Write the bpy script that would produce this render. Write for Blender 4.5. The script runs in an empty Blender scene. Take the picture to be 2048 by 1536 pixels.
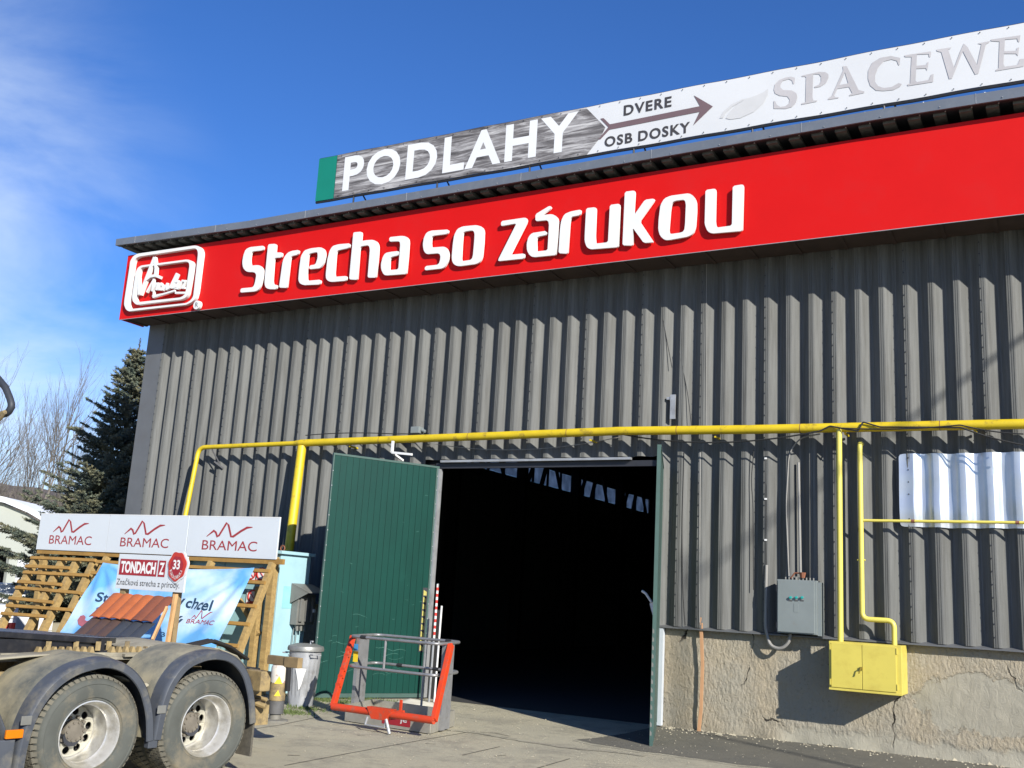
import bpy, bmesh, math, random
from mathutils import Vector, Matrix, noise
random.seed(7)
S = bpy.context.scene
COL = S.collection

# ------------------------------------------------------------------ camera
F, YAW, PITCH, ROLL = 2025.7, .5119, .2078, .0579
CAM = Vector((0, -13.7475, 1.6))
def _basis():
    cy, sy, cp, sp = math.cos(YAW), math.sin(YAW), math.cos(PITCH), math.sin(PITCH)
    d = Vector((-sy*cp, cy*cp, sp)); r = Vector((cy, sy, 0)); u = r.cross(d)
    c, s = math.cos(ROLL), math.sin(ROLL)
    return c*r+s*u, -s*r+c*u, d
CR, CU, CD = _basis()
cd = bpy.data.cameras.new('camera'); cam = bpy.data.objects.new('camera', cd); COL.objects.link(cam)
cd.sensor_width = 36; cd.lens = F/2048*36; cd.clip_start = .05; cd.clip_end = 3000
m = Matrix((CR, CU, -CD)).transposed().to_4x4(); m.translation = CAM; cam.matrix_world = m
S.camera = cam
S.render.resolution_x, S.render.resolution_y = 1024, 768

# ------------------------------------------------------------------ sun + sky
KX, KZ = 1.6, .95                         # sun travels (-KX, +1, -KZ)
sdir = Vector((KX, -1, KZ)).normalized()  # towards the sun
SEL = math.asin(sdir.z); SAZ = math.atan2(sdir.x, sdir.y)
sl = bpy.data.lights.new('sun', 'SUN'); sl.energy = 5.0; sl.angle = math.radians(.53); sl.color = (1, .955, .87)
so = bpy.data.objects.new('sun', sl); COL.objects.link(so); so.rotation_euler = sdir.to_track_quat('Z', 'Y').to_euler(); so.location = (20, -20, 20)
W = bpy.data.worlds.new('World'); S.world = W; W.use_nodes = True
nt = W.node_tree; nt.nodes.clear()
def N(t, tree=None, **k):
    n = (tree or nt).nodes.new(t)
    for a, b in k.items(): setattr(n, a, b)
    return n
sky = N('ShaderNodeTexSky', sky_type='NISHITA', sun_disc=False, sun_elevation=SEL, sun_rotation=SAZ, altitude=300, air_density=1.0, dust_density=.15, ozone_density=3.0)
hs = N('ShaderNodeHueSaturation'); hs.inputs['Saturation'].default_value = 1.12; hs.inputs['Value'].default_value = 1.12
tc = N('ShaderNodeTexCoord'); mp = N('ShaderNodeMapping'); mp.inputs['Scale'].default_value = (1.1, 1.1, 3.4); mp.inputs['Rotation'].default_value = (.25, -.35, .3)
n1 = N('ShaderNodeTexNoise'); n1.inputs['Scale'].default_value = 2.1; n1.inputs['Detail'].default_value = 7; n1.inputs['Roughness'].default_value = .55; n1.inputs['Distortion'].default_value = .5
r1 = N('ShaderNodeMapRange'); r1.inputs['From Min'].default_value = .37; r1.inputs['From Max'].default_value = .72
sep = N('ShaderNodeSeparateXYZ')
# cloud bank lies towards -X and low over the horizon
rx = N('ShaderNodeMapRange', interpolation_type='SMOOTHSTEP'); rx.inputs['From Min'].default_value = -.66; rx.inputs['From Max'].default_value = -.86
rz = N('ShaderNodeMapRange', interpolation_type='SMOOTHSTEP'); rz.inputs['From Min'].default_value = .34; rz.inputs['From Max'].default_value = .03
mx = N('ShaderNodeMath', operation='MAXIMUM'); mu = N('ShaderNodeMath', operation='MULTIPLY'); ad = N('ShaderNodeMath', operation='MULTIPLY_ADD')
mix = N('ShaderNodeMix', data_type='RGBA'); mix.inputs[7].default_value = (11.5, 13.0, 14.5, 1)
bg = N('ShaderNodeBackground'); bg.inputs['Strength'].default_value = .05
out = N('ShaderNodeOutputWorld'); L = nt.links.new
L(sky.outputs[0], hs.inputs['Color']); L(tc.outputs['Generated'], mp.inputs[0]); L(mp.outputs[0], n1.inputs['Vector'])
L(tc.outputs['Generated'], sep.inputs[0]); L(sep.outputs[0], rx.inputs['Value']); L(sep.outputs[2], rz.inputs['Value'])
L(n1.outputs[0], r1.inputs['Value']); 
sc = N('ShaderNodeMath', operation='MULTIPLY'); sc.inputs[1].default_value = .95; L(rx.outputs[0], sc.inputs[0])
L(sc.outputs[0], mx.inputs[0]); L(rz.outputs[0], mx.inputs[1])
L(r1.outputs[0], mu.inputs[0]); L(mx.outputs[0], mu.inputs[1])
tint = N('ShaderNodeMix', data_type='RGBA', blend_type='MULTIPLY'); tint.inputs[0].default_value = 1; tint.inputs[7].default_value = (.84, 1.22, 1.84, 1); L(hs.outputs[0], tint.inputs[6]); L(tint.outputs[2], mix.inputs[6]); L(mu.outputs[0], mix.inputs[0]); L(mix.outputs[2], bg.inputs[0]); L(bg.outputs[0], out.inputs[0])
S.view_settings.view_transform = 'Standard'; S.view_settings.look = 'None'; S.view_settings.exposure = .72; S.view_settings.gamma = 1

# ------------------------------------------------------------------ helpers
def at(px, py, x=None, y=None, z=None):
    """point of the place seen at a pixel of the 2048x1536 photograph, on the plane x=, y= or z="""
    v = CD+(px-1024)/F*CR-(py-768)/F*CU
    if x is not None: t = (x-CAM.x)/v.x
    elif y is not None: t = (y-CAM.y)/v.y
    else: t = (z-CAM.z)/v.z
    return CAM+t*v
def tag(o, label=None, cat=None, group=None, kind=None):
    for k, v in (('label', label), ('category', cat), ('group', group), ('kind', kind)):
        if v: o[k] = v
    return o
def empty(name, loc, label, cat, group=None, rz=0):
    o = bpy.data.objects.new(name, None); COL.objects.link(o); o.location = loc; o.rotation_euler.z = rz; o.empty_display_size = .2
    return tag(o, label, cat, group)
def link_mesh(name, me, mats, parent=None, local=False, smooth=False):
    o = bpy.data.objects.new(name, me); COL.objects.link(o)
    for mm in (mats if isinstance(mats, (list, tuple)) else [mats]): me.materials.append(mm)
    if smooth:
        for p in me.polygons: p.use_smooth = True
    if parent:
        o.parent = parent
        if not local:
            root = parent
            M = Matrix.Identity(4)
            while root:
                M = (Matrix.Translation(root.location) @ root.rotation_euler.to_matrix().to_4x4()) @ M if root.type == 'EMPTY' else M
                root = root.parent
            o.matrix_parent_inverse = M.inverted()
    return o
class MB:
    def __init__(s): s.v = []; s.f = []; s.m = []
    def add(s, vs, fs, mi=0):
        b = len(s.v); s.v += [tuple(v) for v in vs]; s.f += [tuple(i+b for i in f) for f in fs]; s.m += [mi]*len(fs); return s
    def box(s, a, b, mi=0):
        x0, y0, z0 = a; x1, y1, z1 = b
        return s.add([(x0,y0,z0),(x1,y0,z0),(x1,y1,z0),(x0,y1,z0),(x0,y0,z1),(x1,y0,z1),(x1,y1,z1),(x0,y1,z1)],
                     [(0,3,2,1),(4,5,6,7),(0,1,5,4),(1,2,6,5),(2,3,7,6),(3,0,4,7)], mi)
    def beam(s, a, b, w, h, up=(0,0,1), mi=0):
        a = Vector(a); b = Vector(b); d = (b-a).normalized(); up = Vector(up)
        if abs(d.dot(up)) > .98: up = Vector((0,1,0))
        r = d.cross(up).normalized()*w/2; u = r.cross(d).normalized()*h/2
        vs = [a-r-u, a+r-u, a+r+u, a-r+u, b-r-u, b+r-u, b+r+u, b-r+u]
        return s.add(vs, [(0,3,2,1),(4,5,6,7),(0,1,5,4),(1,2,6,5),(2,3,7,6),(3,0,4,7)], mi)
    def tube(s, pts, r, n=10, cap=True, mi=0, closed=False):
        pts = [Vector(p) for p in pts]; rs = r if isinstance(r, (list, tuple)) else [r]*len(pts)
        k = len(pts); rings = []; prev = None
        for i, p in enumerate(pts):
            if closed: d = (pts[(i+1) % k]-pts[i-1]).normalized()
            else:
                d0 = (pts[i]-pts[i-1]).normalized() if i else None; d1 = (pts[i+1]-pts[i]).normalized() if i < k-1 else None
                d = d0 if d1 is None else d1 if d0 is None else (d0+d1).normalized()
            if prev is None:
                ref = Vector((0,0,1)) if abs(d.z) < .9 else Vector((1,0,0))
                a = d.cross(ref).normalized()
            else:
                a = (prev-d*prev.dot(d)).normalized()
            prev = a; b = d.cross(a)
            rings.append([p+rs[i]*(math.cos(t)*a+math.sin(t)*b) for t in [2*math.pi*j/n for j in range(n)]])
        vs = [v for R in rings for v in R]; fs = []
        for i in range(k if closed else k-1):
            i2 = (i+1) % k
            for j in range(n): fs.append((i*n+j, i*n+(j+1) % n, i2*n+(j+1) % n, i2*n+j))
        if cap and not closed: fs += [tuple(range(n))[::-1], tuple((k-1)*n+j for j in range(n))]
        return s.add(vs, fs, mi)
    def prism(s, poly, off, mi=0):
        poly = [Vector(p) for p in poly]; off = Vector(off); n = len(poly)
        nn = Vector((0,0,0))
        for i in range(n): nn += poly[i].cross(poly[(i+1) % n])
        if nn.dot(off) > 0: poly = poly[::-1]
        vs = poly+[p+off for p in poly]
        # poly normal now opposes off, so it faces outward
        return s.add(vs, [tuple(range(n)), tuple(range(2*n-1, n-1, -1))]+[(i, n+i, n+(i+1) % n, (i+1) % n) for i in range(n)], mi)
    def lathe(s, prof, c, axis='z', n=32, mi=0):
        """prof: (radius, height) pairs"""
        vs = []; fs = []; c = Vector(c)
        for r, h in prof:
            for j in range(n):
                t = 2*math.pi*j/n; a, b = r*math.cos(t), r*math.sin(t)
                vs.append(c+(Vector((a, b, h)) if axis == 'z' else Vector((h, a, b)) if axis == 'x' else Vector((b, h, a))))
        for i in range(len(prof)-1):
            for j in range(n): fs.append((i*n+j, i*n+(j+1) % n, (i+1)*n+(j+1) % n, (i+1)*n+j))
        return s.add(vs, fs, mi)
    def build(s, name, mats, parent=None, smooth=False, local=False, bevel=0, kind=None, label=None):
        me = bpy.data.meshes.new(name); me.from_pydata(s.v, [], s.f)
        if isinstance(mats, (list, tuple)): me.polygons.foreach_set('material_index', s.m)
        o = link_mesh(name, me, mats, parent, local)
        if smooth:
            me.polygons.foreach_set('use_smooth', [True]*len(me.polygons)); me.set_sharp_from_angle(angle=math.radians(38))
        if bevel:
            bm = bmesh.new(); bm.from_mesh(me)
            bmesh.ops.bevel(bm, geom=[e for e in bm.edges if len(e.link_faces) == 2 and e.calc_face_angle(0) > .6], offset=bevel, segments=2, affect='EDGES', profile=.6)
            bm.to_mesh(me); bm.free()
        if kind: o['kind'] = kind
        if label: o['label'] = label
        return o
def rounded(pts, r, n=6):
    """polyline with rounded corners"""
    P = [Vector(p) for p in pts]; o = [P[0]]
    for i in range(1, len(P)-1):
        a, b, c = P[i-1], P[i], P[i+1]; d1 = (a-b); d2 = (c-b); k = min(r, d1.length*.49, d2.length*.49)
        p0 = b+d1.normalized()*k; p2 = b+d2.normalized()*k
        for j in range(n+1):
            t = j/n; o.append((1-t)**2*p0+2*t*(1-t)*b+t*t*p2)
    o.append(P[-1]); return o
def sag(a, b, s, n=14):
    a = Vector(a); b = Vector(b)
    return [a.lerp(b, t/n)-Vector((0, 0, s*4*(t/n)*(1-t/n))) for t in range(n+1)]
def copy_tree(o, parent=None):
    c = o.copy(); COL.objects.link(c)
    if parent: c.parent = parent
    for ch in list(o.children): copy_tree(ch, c)
    return c

# ------------------------------------------------------------------ materials
def mat(name, col, rough=.6, metal=0, var=.12, scale=4, bump=0, bscale=40, dirt_or_lit=None, dscale=2.2, damt=.5, stretch=(1,1,1), spec=.5, dlo=.5, dhi=.68, detail=6, coat=0):
    M = bpy.data.materials.new(name); M.use_nodes = True; t = M.node_tree; b = t.nodes['Principled BSDF']; l = t.links.new
    b.inputs['Roughness'].default_value = rough; b.inputs['Metallic'].default_value = metal; b.inputs['Specular IOR Level'].default_value = spec
    if coat: b.inputs['Coat Weight'].default_value = coat; b.inputs['Coat Roughness'].default_value = .15
    c = t.nodes.new('ShaderNodeTexCoord'); mpp = t.nodes.new('ShaderNodeMapping'); mpp.inputs['Scale'].default_value = stretch; l(c.outputs['Object'], mpp.inputs[0])
    n = t.nodes.new('ShaderNodeTexNoise'); n.inputs['Scale'].default_value = scale; n.inputs['Detail'].default_value = detail; n.inputs['Roughness'].default_value = .65; l(mpp.outputs[0], n.inputs['Vector'])
    r = t.nodes.new('ShaderNodeMapRange'); r.inputs['From Min'].default_value = .25; r.inputs['From Max'].default_value = .75; r.inputs['To Min'].default_value = 1-var; r.inputs['To Max'].default_value = 1+var; l(n.outputs[0], r.inputs['Value'])
    vm = t.nodes.new('ShaderNodeVectorMath'); vm.operation = 'SCALE'; vm.inputs[0].default_value = [c*.82 for c in col[:3]]; l(r.outputs[0], vm.inputs['Scale'])
    src = vm.outputs[0]
    if dirt_or_lit:
        n2 = t.nodes.new('ShaderNodeTexNoise'); n2.inputs['Scale'].default_value = dscale; n2.inputs['Detail'].default_value = 8; n2.inputs['Roughness'].default_value = .7; l(mpp.outputs[0], n2.inputs['Vector'])
        r2 = t.nodes.new('ShaderNodeMapRange'); r2.inputs['From Min'].default_value = dlo; r2.inputs['From Max'].default_value = dhi; r2.inputs['To Max'].default_value = damt; l(n2.outputs[0], r2.inputs['Value'])
        mxx = t.nodes.new('ShaderNodeMix'); mxx.data_type = 'RGBA'; mxx.inputs[7].default_value = (*[c*.82 for c in dirt_or_lit], 1); l(src, mxx.inputs[6]); l(r2.outputs[0], mxx.inputs[0]); src = mxx.outputs[2]
    l(src, b.inputs['Base Color'])
    M['src'] = 1
    if bump:
        n3 = t.nodes.new('ShaderNodeTexNoise'); n3.inputs['Scale'].default_value = bscale; n3.inputs['Detail'].default_value = 5; l(mpp.outputs[0], n3.inputs['Vector'])
        bp = t.nodes.new('ShaderNodeBump'); bp.inputs['Strength'].default_value = min(1, bump*20); bp.inputs['Distance'].default_value = bump; l(n3.outputs[0], bp.inputs['Height']); l(bp.outputs[0], b.inputs['Normal'])
    return M
M_clad = mat('weathered_grey_sheet', (.138,.140,.133), .62, 0, .22, 3, 0, dirt_or_lit=(.07,.068,.06), dscale=1.3, damt=.6, stretch=(9,9,.45), spec=.25, dlo=.46, dhi=.66)
def add_grooves(M, scale=90, dist=.0015):
    t = M.node_tree; l = t.links.new; b = t.nodes['Principled BSDF']
    c = t.nodes.new('ShaderNodeTexCoord'); sx = t.nodes.new('ShaderNodeSeparateXYZ'); l(c.outputs['Object'], sx.inputs[0])
    cx = t.nodes.new('ShaderNodeCombineXYZ'); l(sx.outputs[0], cx.inputs[0])
    n = t.nodes.new('ShaderNodeTexNoise'); n.inputs['Scale'].default_value = scale; n.inputs['Detail'].default_value = 1; l(cx.outputs[0], n.inputs['Vector'])
    g = t.nodes.new('ShaderNodeTexNoise'); g.inputs['Scale'].default_value = 70; g.inputs['Detail'].default_value = 3; l(c.outputs['Object'], g.inputs['Vector'])
    a = t.nodes.new('ShaderNodeMath'); a.operation = 'MULTIPLY_ADD'; a.inputs[1].default_value = .7; l(g.outputs[0], a.inputs[0]); l(n.outputs[0], a.inputs[2])
    bp = t.nodes.new('ShaderNodeBump'); bp.inputs['Strength'].default_value = .8; bp.inputs['Distance'].default_value = dist; l(a.outputs[0], bp.inputs['Height']); l(bp.outputs[0], b.inputs['Normal'])
add_grooves(M_clad, 120, .0025)
def per_object_tone(M, amt):
    t = M.node_tree; b = t.nodes['Principled BSDF']; src = b.inputs['Base Color'].links[0].from_socket; oi = t.nodes.new('ShaderNodeObjectInfo')
    r = t.nodes.new('ShaderNodeMapRange'); r.inputs['To Min'].default_value = 1-amt; r.inputs['To Max'].default_value = 1+amt; t.links.new(oi.outputs['Random'], r.inputs['Value'])
    v = t.nodes.new('ShaderNodeVectorMath'); v.operation = 'SCALE'; t.links.new(src, v.inputs[0]); t.links.new(r.outputs[0], v.inputs['Scale']); t.links.new(v.outputs[0], b.inputs['Base Color'])
per_object_tone(M_clad, .07)
M_trim = mat('grey_trim', (.135,.14,.145), .5, .1, .1, 3, dirt_or_lit=(.12,.11,.1), damt=.3)
M_coping = mat('coping_grey', (.17,.19,.22), .45, .2, .1, 2, dirt_or_lit=(.3,.3,.3), damt=.25, dscale=6)
M_dark = mat('dark_steel', (.035,.037,.045), .55, .2, .2, 6)
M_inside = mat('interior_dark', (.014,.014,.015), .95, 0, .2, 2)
M_black = mat('black_void', (.012,.012,.013), .9, 0, .1, 2)
M_red = mat('red_sign', (.64,.006,.005), .55, 0, .06, 1.2, spec=.18, dirt_or_lit=(.42,.02,.02), damt=.25, dscale=1.2)
M_white = mat('white_letter', (.8,.8,.78), .4, 0, .03, 3)
M_green = mat('green_paint', (.001,.044,.033), .42, 0, .14, 2.2, .0012, 14, spec=.3, dirt_or_lit=(.008,.078,.06), dscale=3.2, damt=.5, dlo=.6, dhi=.8, stretch=(1,1,.5))
M_greenedge = mat('green_grey_edge', (.05,.10,.085), .5, .1, .15, 5)
M_yellow = mat('yellow_pipe', (.66,.48,.012), .5, 0, .16, 3, .001, 25, dirt_or_lit=(.20,.12,.03), dscale=7, damt=.8, dlo=.56, dhi=.72)
M_yellow2 = mat('pale_yellow_pipe', (.72,.62,.12), .4, 0, .06, 3, dirt_or_lit=(.3,.14,.04), dscale=12, damt=.6, dlo=.68, dhi=.8)
M_yelbox = mat('yellow_box', (.66,.55,.10), .45, 0, .06, 3, .0008, 20, dirt_or_lit=(.45,.33,.05), dscale=5, damt=.35)
M_panelgrey = mat('grey_cabinet', (.23,.26,.255), .5, .1, .08, 3, dirt_or_lit=(.2,.13,.09), dscale=7, damt=.4, dlo=.62, dhi=.8)
M_wire = mat('cable_black', (.02,.02,.02), .6, 0, .1)
M_wiregrey = mat('cable_grey', (.28,.27,.25), .6, 0, .1)
M_galv = mat('galvanised', (.42,.43,.44), .42, .35, .15, 6, dirt_or_lit=(.2,.19,.18), damt=.5, dscale=5)
M_alu = mat('bright_sheet', (.62,.65,.70), .30, .65, .08, 4, .0006, 9)
M_wood = mat('stained_wood', (.37,.25,.095), .7, 0, .3, 5, .002, 60, stretch=(1,5,5), dirt_or_lit=(.2,.12,.04), damt=.5)
M_woodold = mat('old_wood', (.27,.19,.09), .8, 0, .3, 5, .002, 60, dirt_or_lit=(.12,.09,.06), damt=.5)
M_woodfresh = mat('fresh_wood', (.62,.36,.16), .7, 0, .2, 6, .001, 60)
M_batten = mat('batten_wood', (.34,.19,.045), .75, 0, .25, 5, .001, 60)
M_panelwhite = mat('white_panel', (.62,.66,.69), .4, 0, .03, 1.5)
M_print_red = mat('print_red', (.34,.03,.035), .5, 0, .08)
M_print_dark = mat('print_dark', (.055,.05,.05), .5, 0, .1)
M_print_navy = mat('print_navy', (.02,.05,.10), .55, 0, .1)
M_print_grey = mat('print_grey', (.50,.48,.485), .6, 0, .12, 2.2)
M_print_pale = mat('print_pale', (.60,.60,.60), .6, 0, .05)
M_print_brown = mat('print_brown', (.17,.11,.12), .6, 0, .15, 1.2)
M_banner = mat('white_banner', (.68,.69,.70), .55, 0, .04, 1, .001, 2)
M_teal = mat('teal_banner', (.0,.21,.145), .55, 0, .06, 2)
M_blue = mat('light_blue_cabinet', (.38,.60,.66), .5, 0, .05, 2, dirt_or_lit=(.25,.42,.44), damt=.3)
M_blue_shaded = mat('light_blue_shaded', (.30,.50,.53), .5, 0, .05, 2)  # darker copy of the cabinet blue; weaker sun on the front put into colour
M_orange = mat('orange_frame', (.60,.052,.012), .45, 0, .12, 5, .0008, 30, dirt_or_lit=(.25,.11,.07), damt=.75, dscale=11, dlo=.54)
M_orangelamp = mat('orange_reflector', (.62,.17,.0), .25, 0, .04)
M_fdeck = mat('dusty_fender_top', (.11,.115,.10), .75, 0, .15, 4, .003, 40, dirt_or_lit=(.33,.295,.20), dscale=2.6, damt=.95, dlo=.34, dhi=.60)
M_fender = mat('fender_plastic', (.062,.07,.085), .5, 0, .2, 4, .001, 50, dirt_or_lit=(.22,.20,.15), dscale=3.4, damt=.7, dlo=.50, dhi=.70)
M_dustdeck = mat('dusty_deck', (.33,.30,.22), .85, 0, .2, 3, .002, 30, dirt_or_lit=(.13,.12,.10), dscale=4, damt=.7)
M_dustmach = mat('dusty_machinery', (.30,.22,.10), .8, 0, .3, 12, .003, 40, dirt_or_lit=(.08,.07,.06), dscale=9, damt=.8)
M_tyre = mat('tyre_rubber', (.080,.085,.074), .8, 0, .2, 5, .002, 50, dirt_or_lit=(.24,.20,.13), dscale=3.0, damt=.8, dlo=.48, dhi=.68)
M_tread = mat('tyre_tread', (.15,.14,.11), .9, 0, .2, 8, .002, 60, dirt_or_lit=(.25,.22,.16), damt=.6)
M_rim = mat('alloy_rim', (.78,.77,.74), .30, .6, .08, 6, dirt_or_lit=(.38,.34,.24), dscale=3.5, damt=.65, dlo=.48, dhi=.62)
M_rimdisc = mat('dusty_rim_disc', (.50,.48,.40), .55, .3, .12, 6, dirt_or_lit=(.24,.21,.14), dscale=6, damt=.6)
M_hub = mat('dirty_hub', (.17,.15,.12), .75, .2, .2, 14, .003, 50, dirt_or_lit=(.28,.25,.18), damt=.6)
M_rust = mat('rusty', (.22,.08,.04), .8, 0, .3, 14)
M_blackplate = mat('greasy_plate', (.018,.018,.022), .3, .2, .3, 9, .002, 30, dirt_or_lit=(.10,.09,.08), damt=.3, dscale=7)
M_orangestrip = mat('pink_lath', (.60,.33,.17), .6, 0, .1, 5)
M_soil = mat('rubble', (.25,.23,.18), .9, 0, .3, 12, .01, 30)
M_bark = mat('bark', (.09,.075,.06), .9, 0, .3, 10)
M_barkpale = mat('pale_bark', (.165,.145,.12), .9, 0, .2, 4)
M_needle = mat('spruce_needles', (.088,.115,.085), .7, 0, .5, 1.3, dirt_or_lit=(.23,.20,.10), dscale=2.6, damt=.8, dlo=.44, dhi=.64)  # olive-tan second tone paints the sunlit sprays into the needle colour
M_grass = mat('grass', (.10,.14,.035), .8, 0, .4, 5)
M_hall = mat('far_hall_wall', (.40,.42,.37), .7, 0, .04, .5)
M_hallroof = mat('far_hall_roof', (.78,.80,.82), .6, 0, .04, .5)
M_hill = mat('wooded_hill', (.115,.085,.065), .95, 0, .4, .12, dirt_or_lit=(.2,.16,.12), dscale=.05, damt=.5)
M_clay = mat('clay_tile', (.42,.115,.035), .6, 0, .18, 7)
M_clay2 = mat('brown_clay_tile', (.22,.07,.035), .6, 0, .18, 7)
M_slate = mat('dark_tile', (.045,.05,.06), .5, 0, .15, 7)
M_brown = mat('brown_tile', (.085,.05,.038), .55, 0, .15, 7)
M_plastic = mat('grey_plastic', (.17,.17,.155), .5, 0, .12, 6, dirt_or_lit=(.08,.08,.07), damt=.4)
M_stickyel = mat('yellow_sticker', (.75,.55,.02), .5, 0, .05)
M_stickblue = mat('blue_sticker', (.05,.25,.5), .5, 0, .05)
M_wrap = mat('white_wrap', (.75,.77,.80), .5, 0, .08, 3)
M_redthing = mat('red_band', (.55,.04,.03), .5, 0, .15, 5)
M_polybag = mat('pale_bag', (.60,.57,.46), .8, 0, .1, 6)
M_teallamp = mat('teal_button', (.02,.35,.32), .4)

def tarp_material():
    M = bpy.data.materials.new('sky_print_tarp'); M.use_nodes = True; t = M.node_tree; b = t.nodes['Principled BSDF']; l = t.links.new
    c = t.nodes.new('ShaderNodeTexCoord'); n = t.nodes.new('ShaderNodeTexNoise'); n.inputs['Scale'].default_value = 1.1; n.inputs['Detail'].default_value = 4; l(c.outputs['Object'], n.inputs['Vector'])
    r = t.nodes.new('ShaderNodeValToRGB'); r.color_ramp.elements[0].position = .44; r.color_ramp.elements[0].color = (.11,.33,.62,1); r.color_ramp.elements[1].position = .68; r.color_ramp.elements[1].color = (.52,.64,.74,1)
    l(n.outputs[0], r.inputs[0]); l(r.outputs[0], b.inputs['Base Color']); b.inputs['Roughness'].default_value = .5
    return M
M_tarp = tarp_material()
def plank_print():
    M = bpy.data.materials.new('printed_grey_planks'); M.use_nodes = True; t = M.node_tree; b = t.nodes['Principled BSDF']; l = t.links.new
    c = t.nodes.new('ShaderNodeTexCoord'); mpp = t.nodes.new('ShaderNodeMapping'); mpp.inputs['Scale'].default_value = (1.3, 1, 13); l(c.outputs['Object'], mpp.inputs[0])
    n = t.nodes.new('ShaderNodeTexNoise'); n.inputs['Scale'].default_value = 1.0; n.inputs['Detail'].default_value = 7; n.inputs['Roughness'].default_value = .7; n.inputs['Distortion'].default_value = .6; l(mpp.outputs[0], n.inputs['Vector'])
    r = t.nodes.new('ShaderNodeValToRGB'); e = r.color_ramp.elements
    e[0].position = .36; e[0].color = (.055,.05,.048,1); e[1].position = .66; e[1].color = (.52,.51,.50,1); x = e.new(.47); x.color = (.15,.14,.138,1); x = e.new(.54); x.color = (.27,.26,.26,1)
    l(n.outputs[0], r.inputs[0]); l(r.outputs[0], b.inputs['Base Color']); b.inputs['Roughness'].default_value = .55
    return M
M_plank = plank_print()
def plaster_material():
    M = bpy.data.materials.new('rough_plaster'); M.use_nodes = True; t = M.node_tree; b = t.nodes['Principled BSDF']; l = t.links.new
    b.inputs['Roughness'].default_value = .93; b.inputs['Specular IOR Level'].default_value = .2
    c = t.nodes.new('ShaderNodeTexCoord'); O = c.outputs['Object']
    def noi(s, d=6, ro=.6, vec=O, dist=0):
        n = t.nodes.new('ShaderNodeTexNoise'); n.inputs['Scale'].default_value = s; n.inputs['Detail'].default_value = d; n.inputs['Roughness'].default_value = ro; n.inputs['Distortion'].default_value = dist; l(vec, n.inputs['Vector']); return n.outputs[0]
    def mr(v, a, bb, c0=0, c1=1, sm=True):
        n = t.nodes.new('ShaderNodeMapRange'); n.interpolation_type = 'SMOOTHSTEP' if sm else 'LINEAR'
        for k, q in (('From Min', a), ('From Max', bb), ('To Min', c0), ('To Max', c1)): n.inputs[k].default_value = q
        l(v, n.inputs['Value']); return n.outputs[0]
    def mth(op, a, bb):
        n = t.nodes.new('ShaderNodeMath'); n.operation = op
        for i, q in enumerate((a, bb)):
            if isinstance(q, (int, float)): n.inputs[i].default_value = q
            else: l(q, n.inputs[i])
        return n.outputs[0]
    def cm(f, a, bb):
        n = t.nodes.new('ShaderNodeMix'); n.data_type = 'RGBA'; l(f, n.inputs[0])
        for i, q in ((6, a), (7, bb)):
            if isinstance(q, tuple): n.inputs[i].default_value = (*[c*.82 for c in q], 1)
            else: l(q, n.inputs[i])
        return n.outputs[2]
    # smooth repair patches: near x=-1.25,z=.7 and along the foot of the wall
    dn = noi(2.2, 5); sx = t.nodes.new('ShaderNodeSeparateXYZ'); l(O, sx.inputs[0])
    ex = mth('MULTIPLY', mth('ADD', sx.outputs[0], 1.12), 1.55); ez = mth('MULTIPLY', mth('ADD', sx.outputs[2], -.66), 2.7)
    d = mth('SQRT', mth('ADD', mth('MULTIPLY', ex, ex), mth('MULTIPLY', ez, ez)), 0)
    patch = mr(mth('ADD', mth('ADD', d, mth('MULTIPLY', mth('ADD', dn, -.5), 1.5)), mth('MULTIPLY', mth('ADD', noi(11, 6, .75), -.5), .7)), 1.10, .96)
    foot = mr(mth('ADD', sx.outputs[2], mth('MULTIPLY', mth('ADD', dn, -.5), .5)), .24, .14)
    foot = mth('MULTIPLY', foot, mr(sx.outputs[0], -3.6, -3.3))
    pm = mth('MAXIMUM', patch, foot)
    v = t.nodes.new('ShaderNodeTexVoronoi'); v.inputs['Scale'].default_value = 19; v.feature = 'SMOOTH_F1'; v.inputs['Smoothness'].default_value = .4
    mpp = t.nodes.new('ShaderNodeMapping'); mpp.inputs['Rotation'].default_value = (0, .6, 0); mpp.inputs['Scale'].default_value = (1.35, 1, .75); l(O, mpp.inputs[0])
    nd = noi(9, 4, .6, mpp.outputs[0]); va = t.nodes.new('ShaderNodeVectorMath'); va.operation = 'ADD'; l(mpp.outputs[0], va.inputs[0])
    vs = t.nodes.new('ShaderNodeCombineXYZ'); l(mth('MULTIPLY', nd, .14), vs.inputs[0]); l(mth('MULTIPLY', nd, .10), vs.inputs[2]); l(vs.outputs[0], va.inputs[1]); l(va.outputs[0], v.inputs['Vector'])
    coarse = mth('ADD', mth('MULTIPLY', v.outputs['Distance'], .6), mth('MULTIPLY', noi(38, 6, .7, mpp.outputs[0], .8), 1.0))
    fine = mth('ADD', mth('MULTIPLY', noi(9, 9, .78, mpp.outputs[0], .6), .95), .1)
    hmix = t.nodes.new('ShaderNodeMix'); l(pm, hmix.inputs[0]); l(coarse, hmix.inputs[2]); l(fine, hmix.inputs[3])
    h = mth('ADD', hmix.outputs[0], mth('MULTIPLY', pm, -.35))
    # cracks
    cr = t.nodes.new('ShaderNodeTexVoronoi'); cr.feature = 'DISTANCE_TO_EDGE'; cr.inputs['Scale'].default_value = .55
    cv = t.nodes.new('ShaderNodeVectorMath'); cv.operation = 'ADD'; cn = t.nodes.new('ShaderNodeTexNoise'); cn.inputs['Scale'].default_value = 3; cn.inputs['Detail'].default_value = 6; l(O, cn.inputs['Vector']); l(O, cv.inputs[0])
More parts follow.
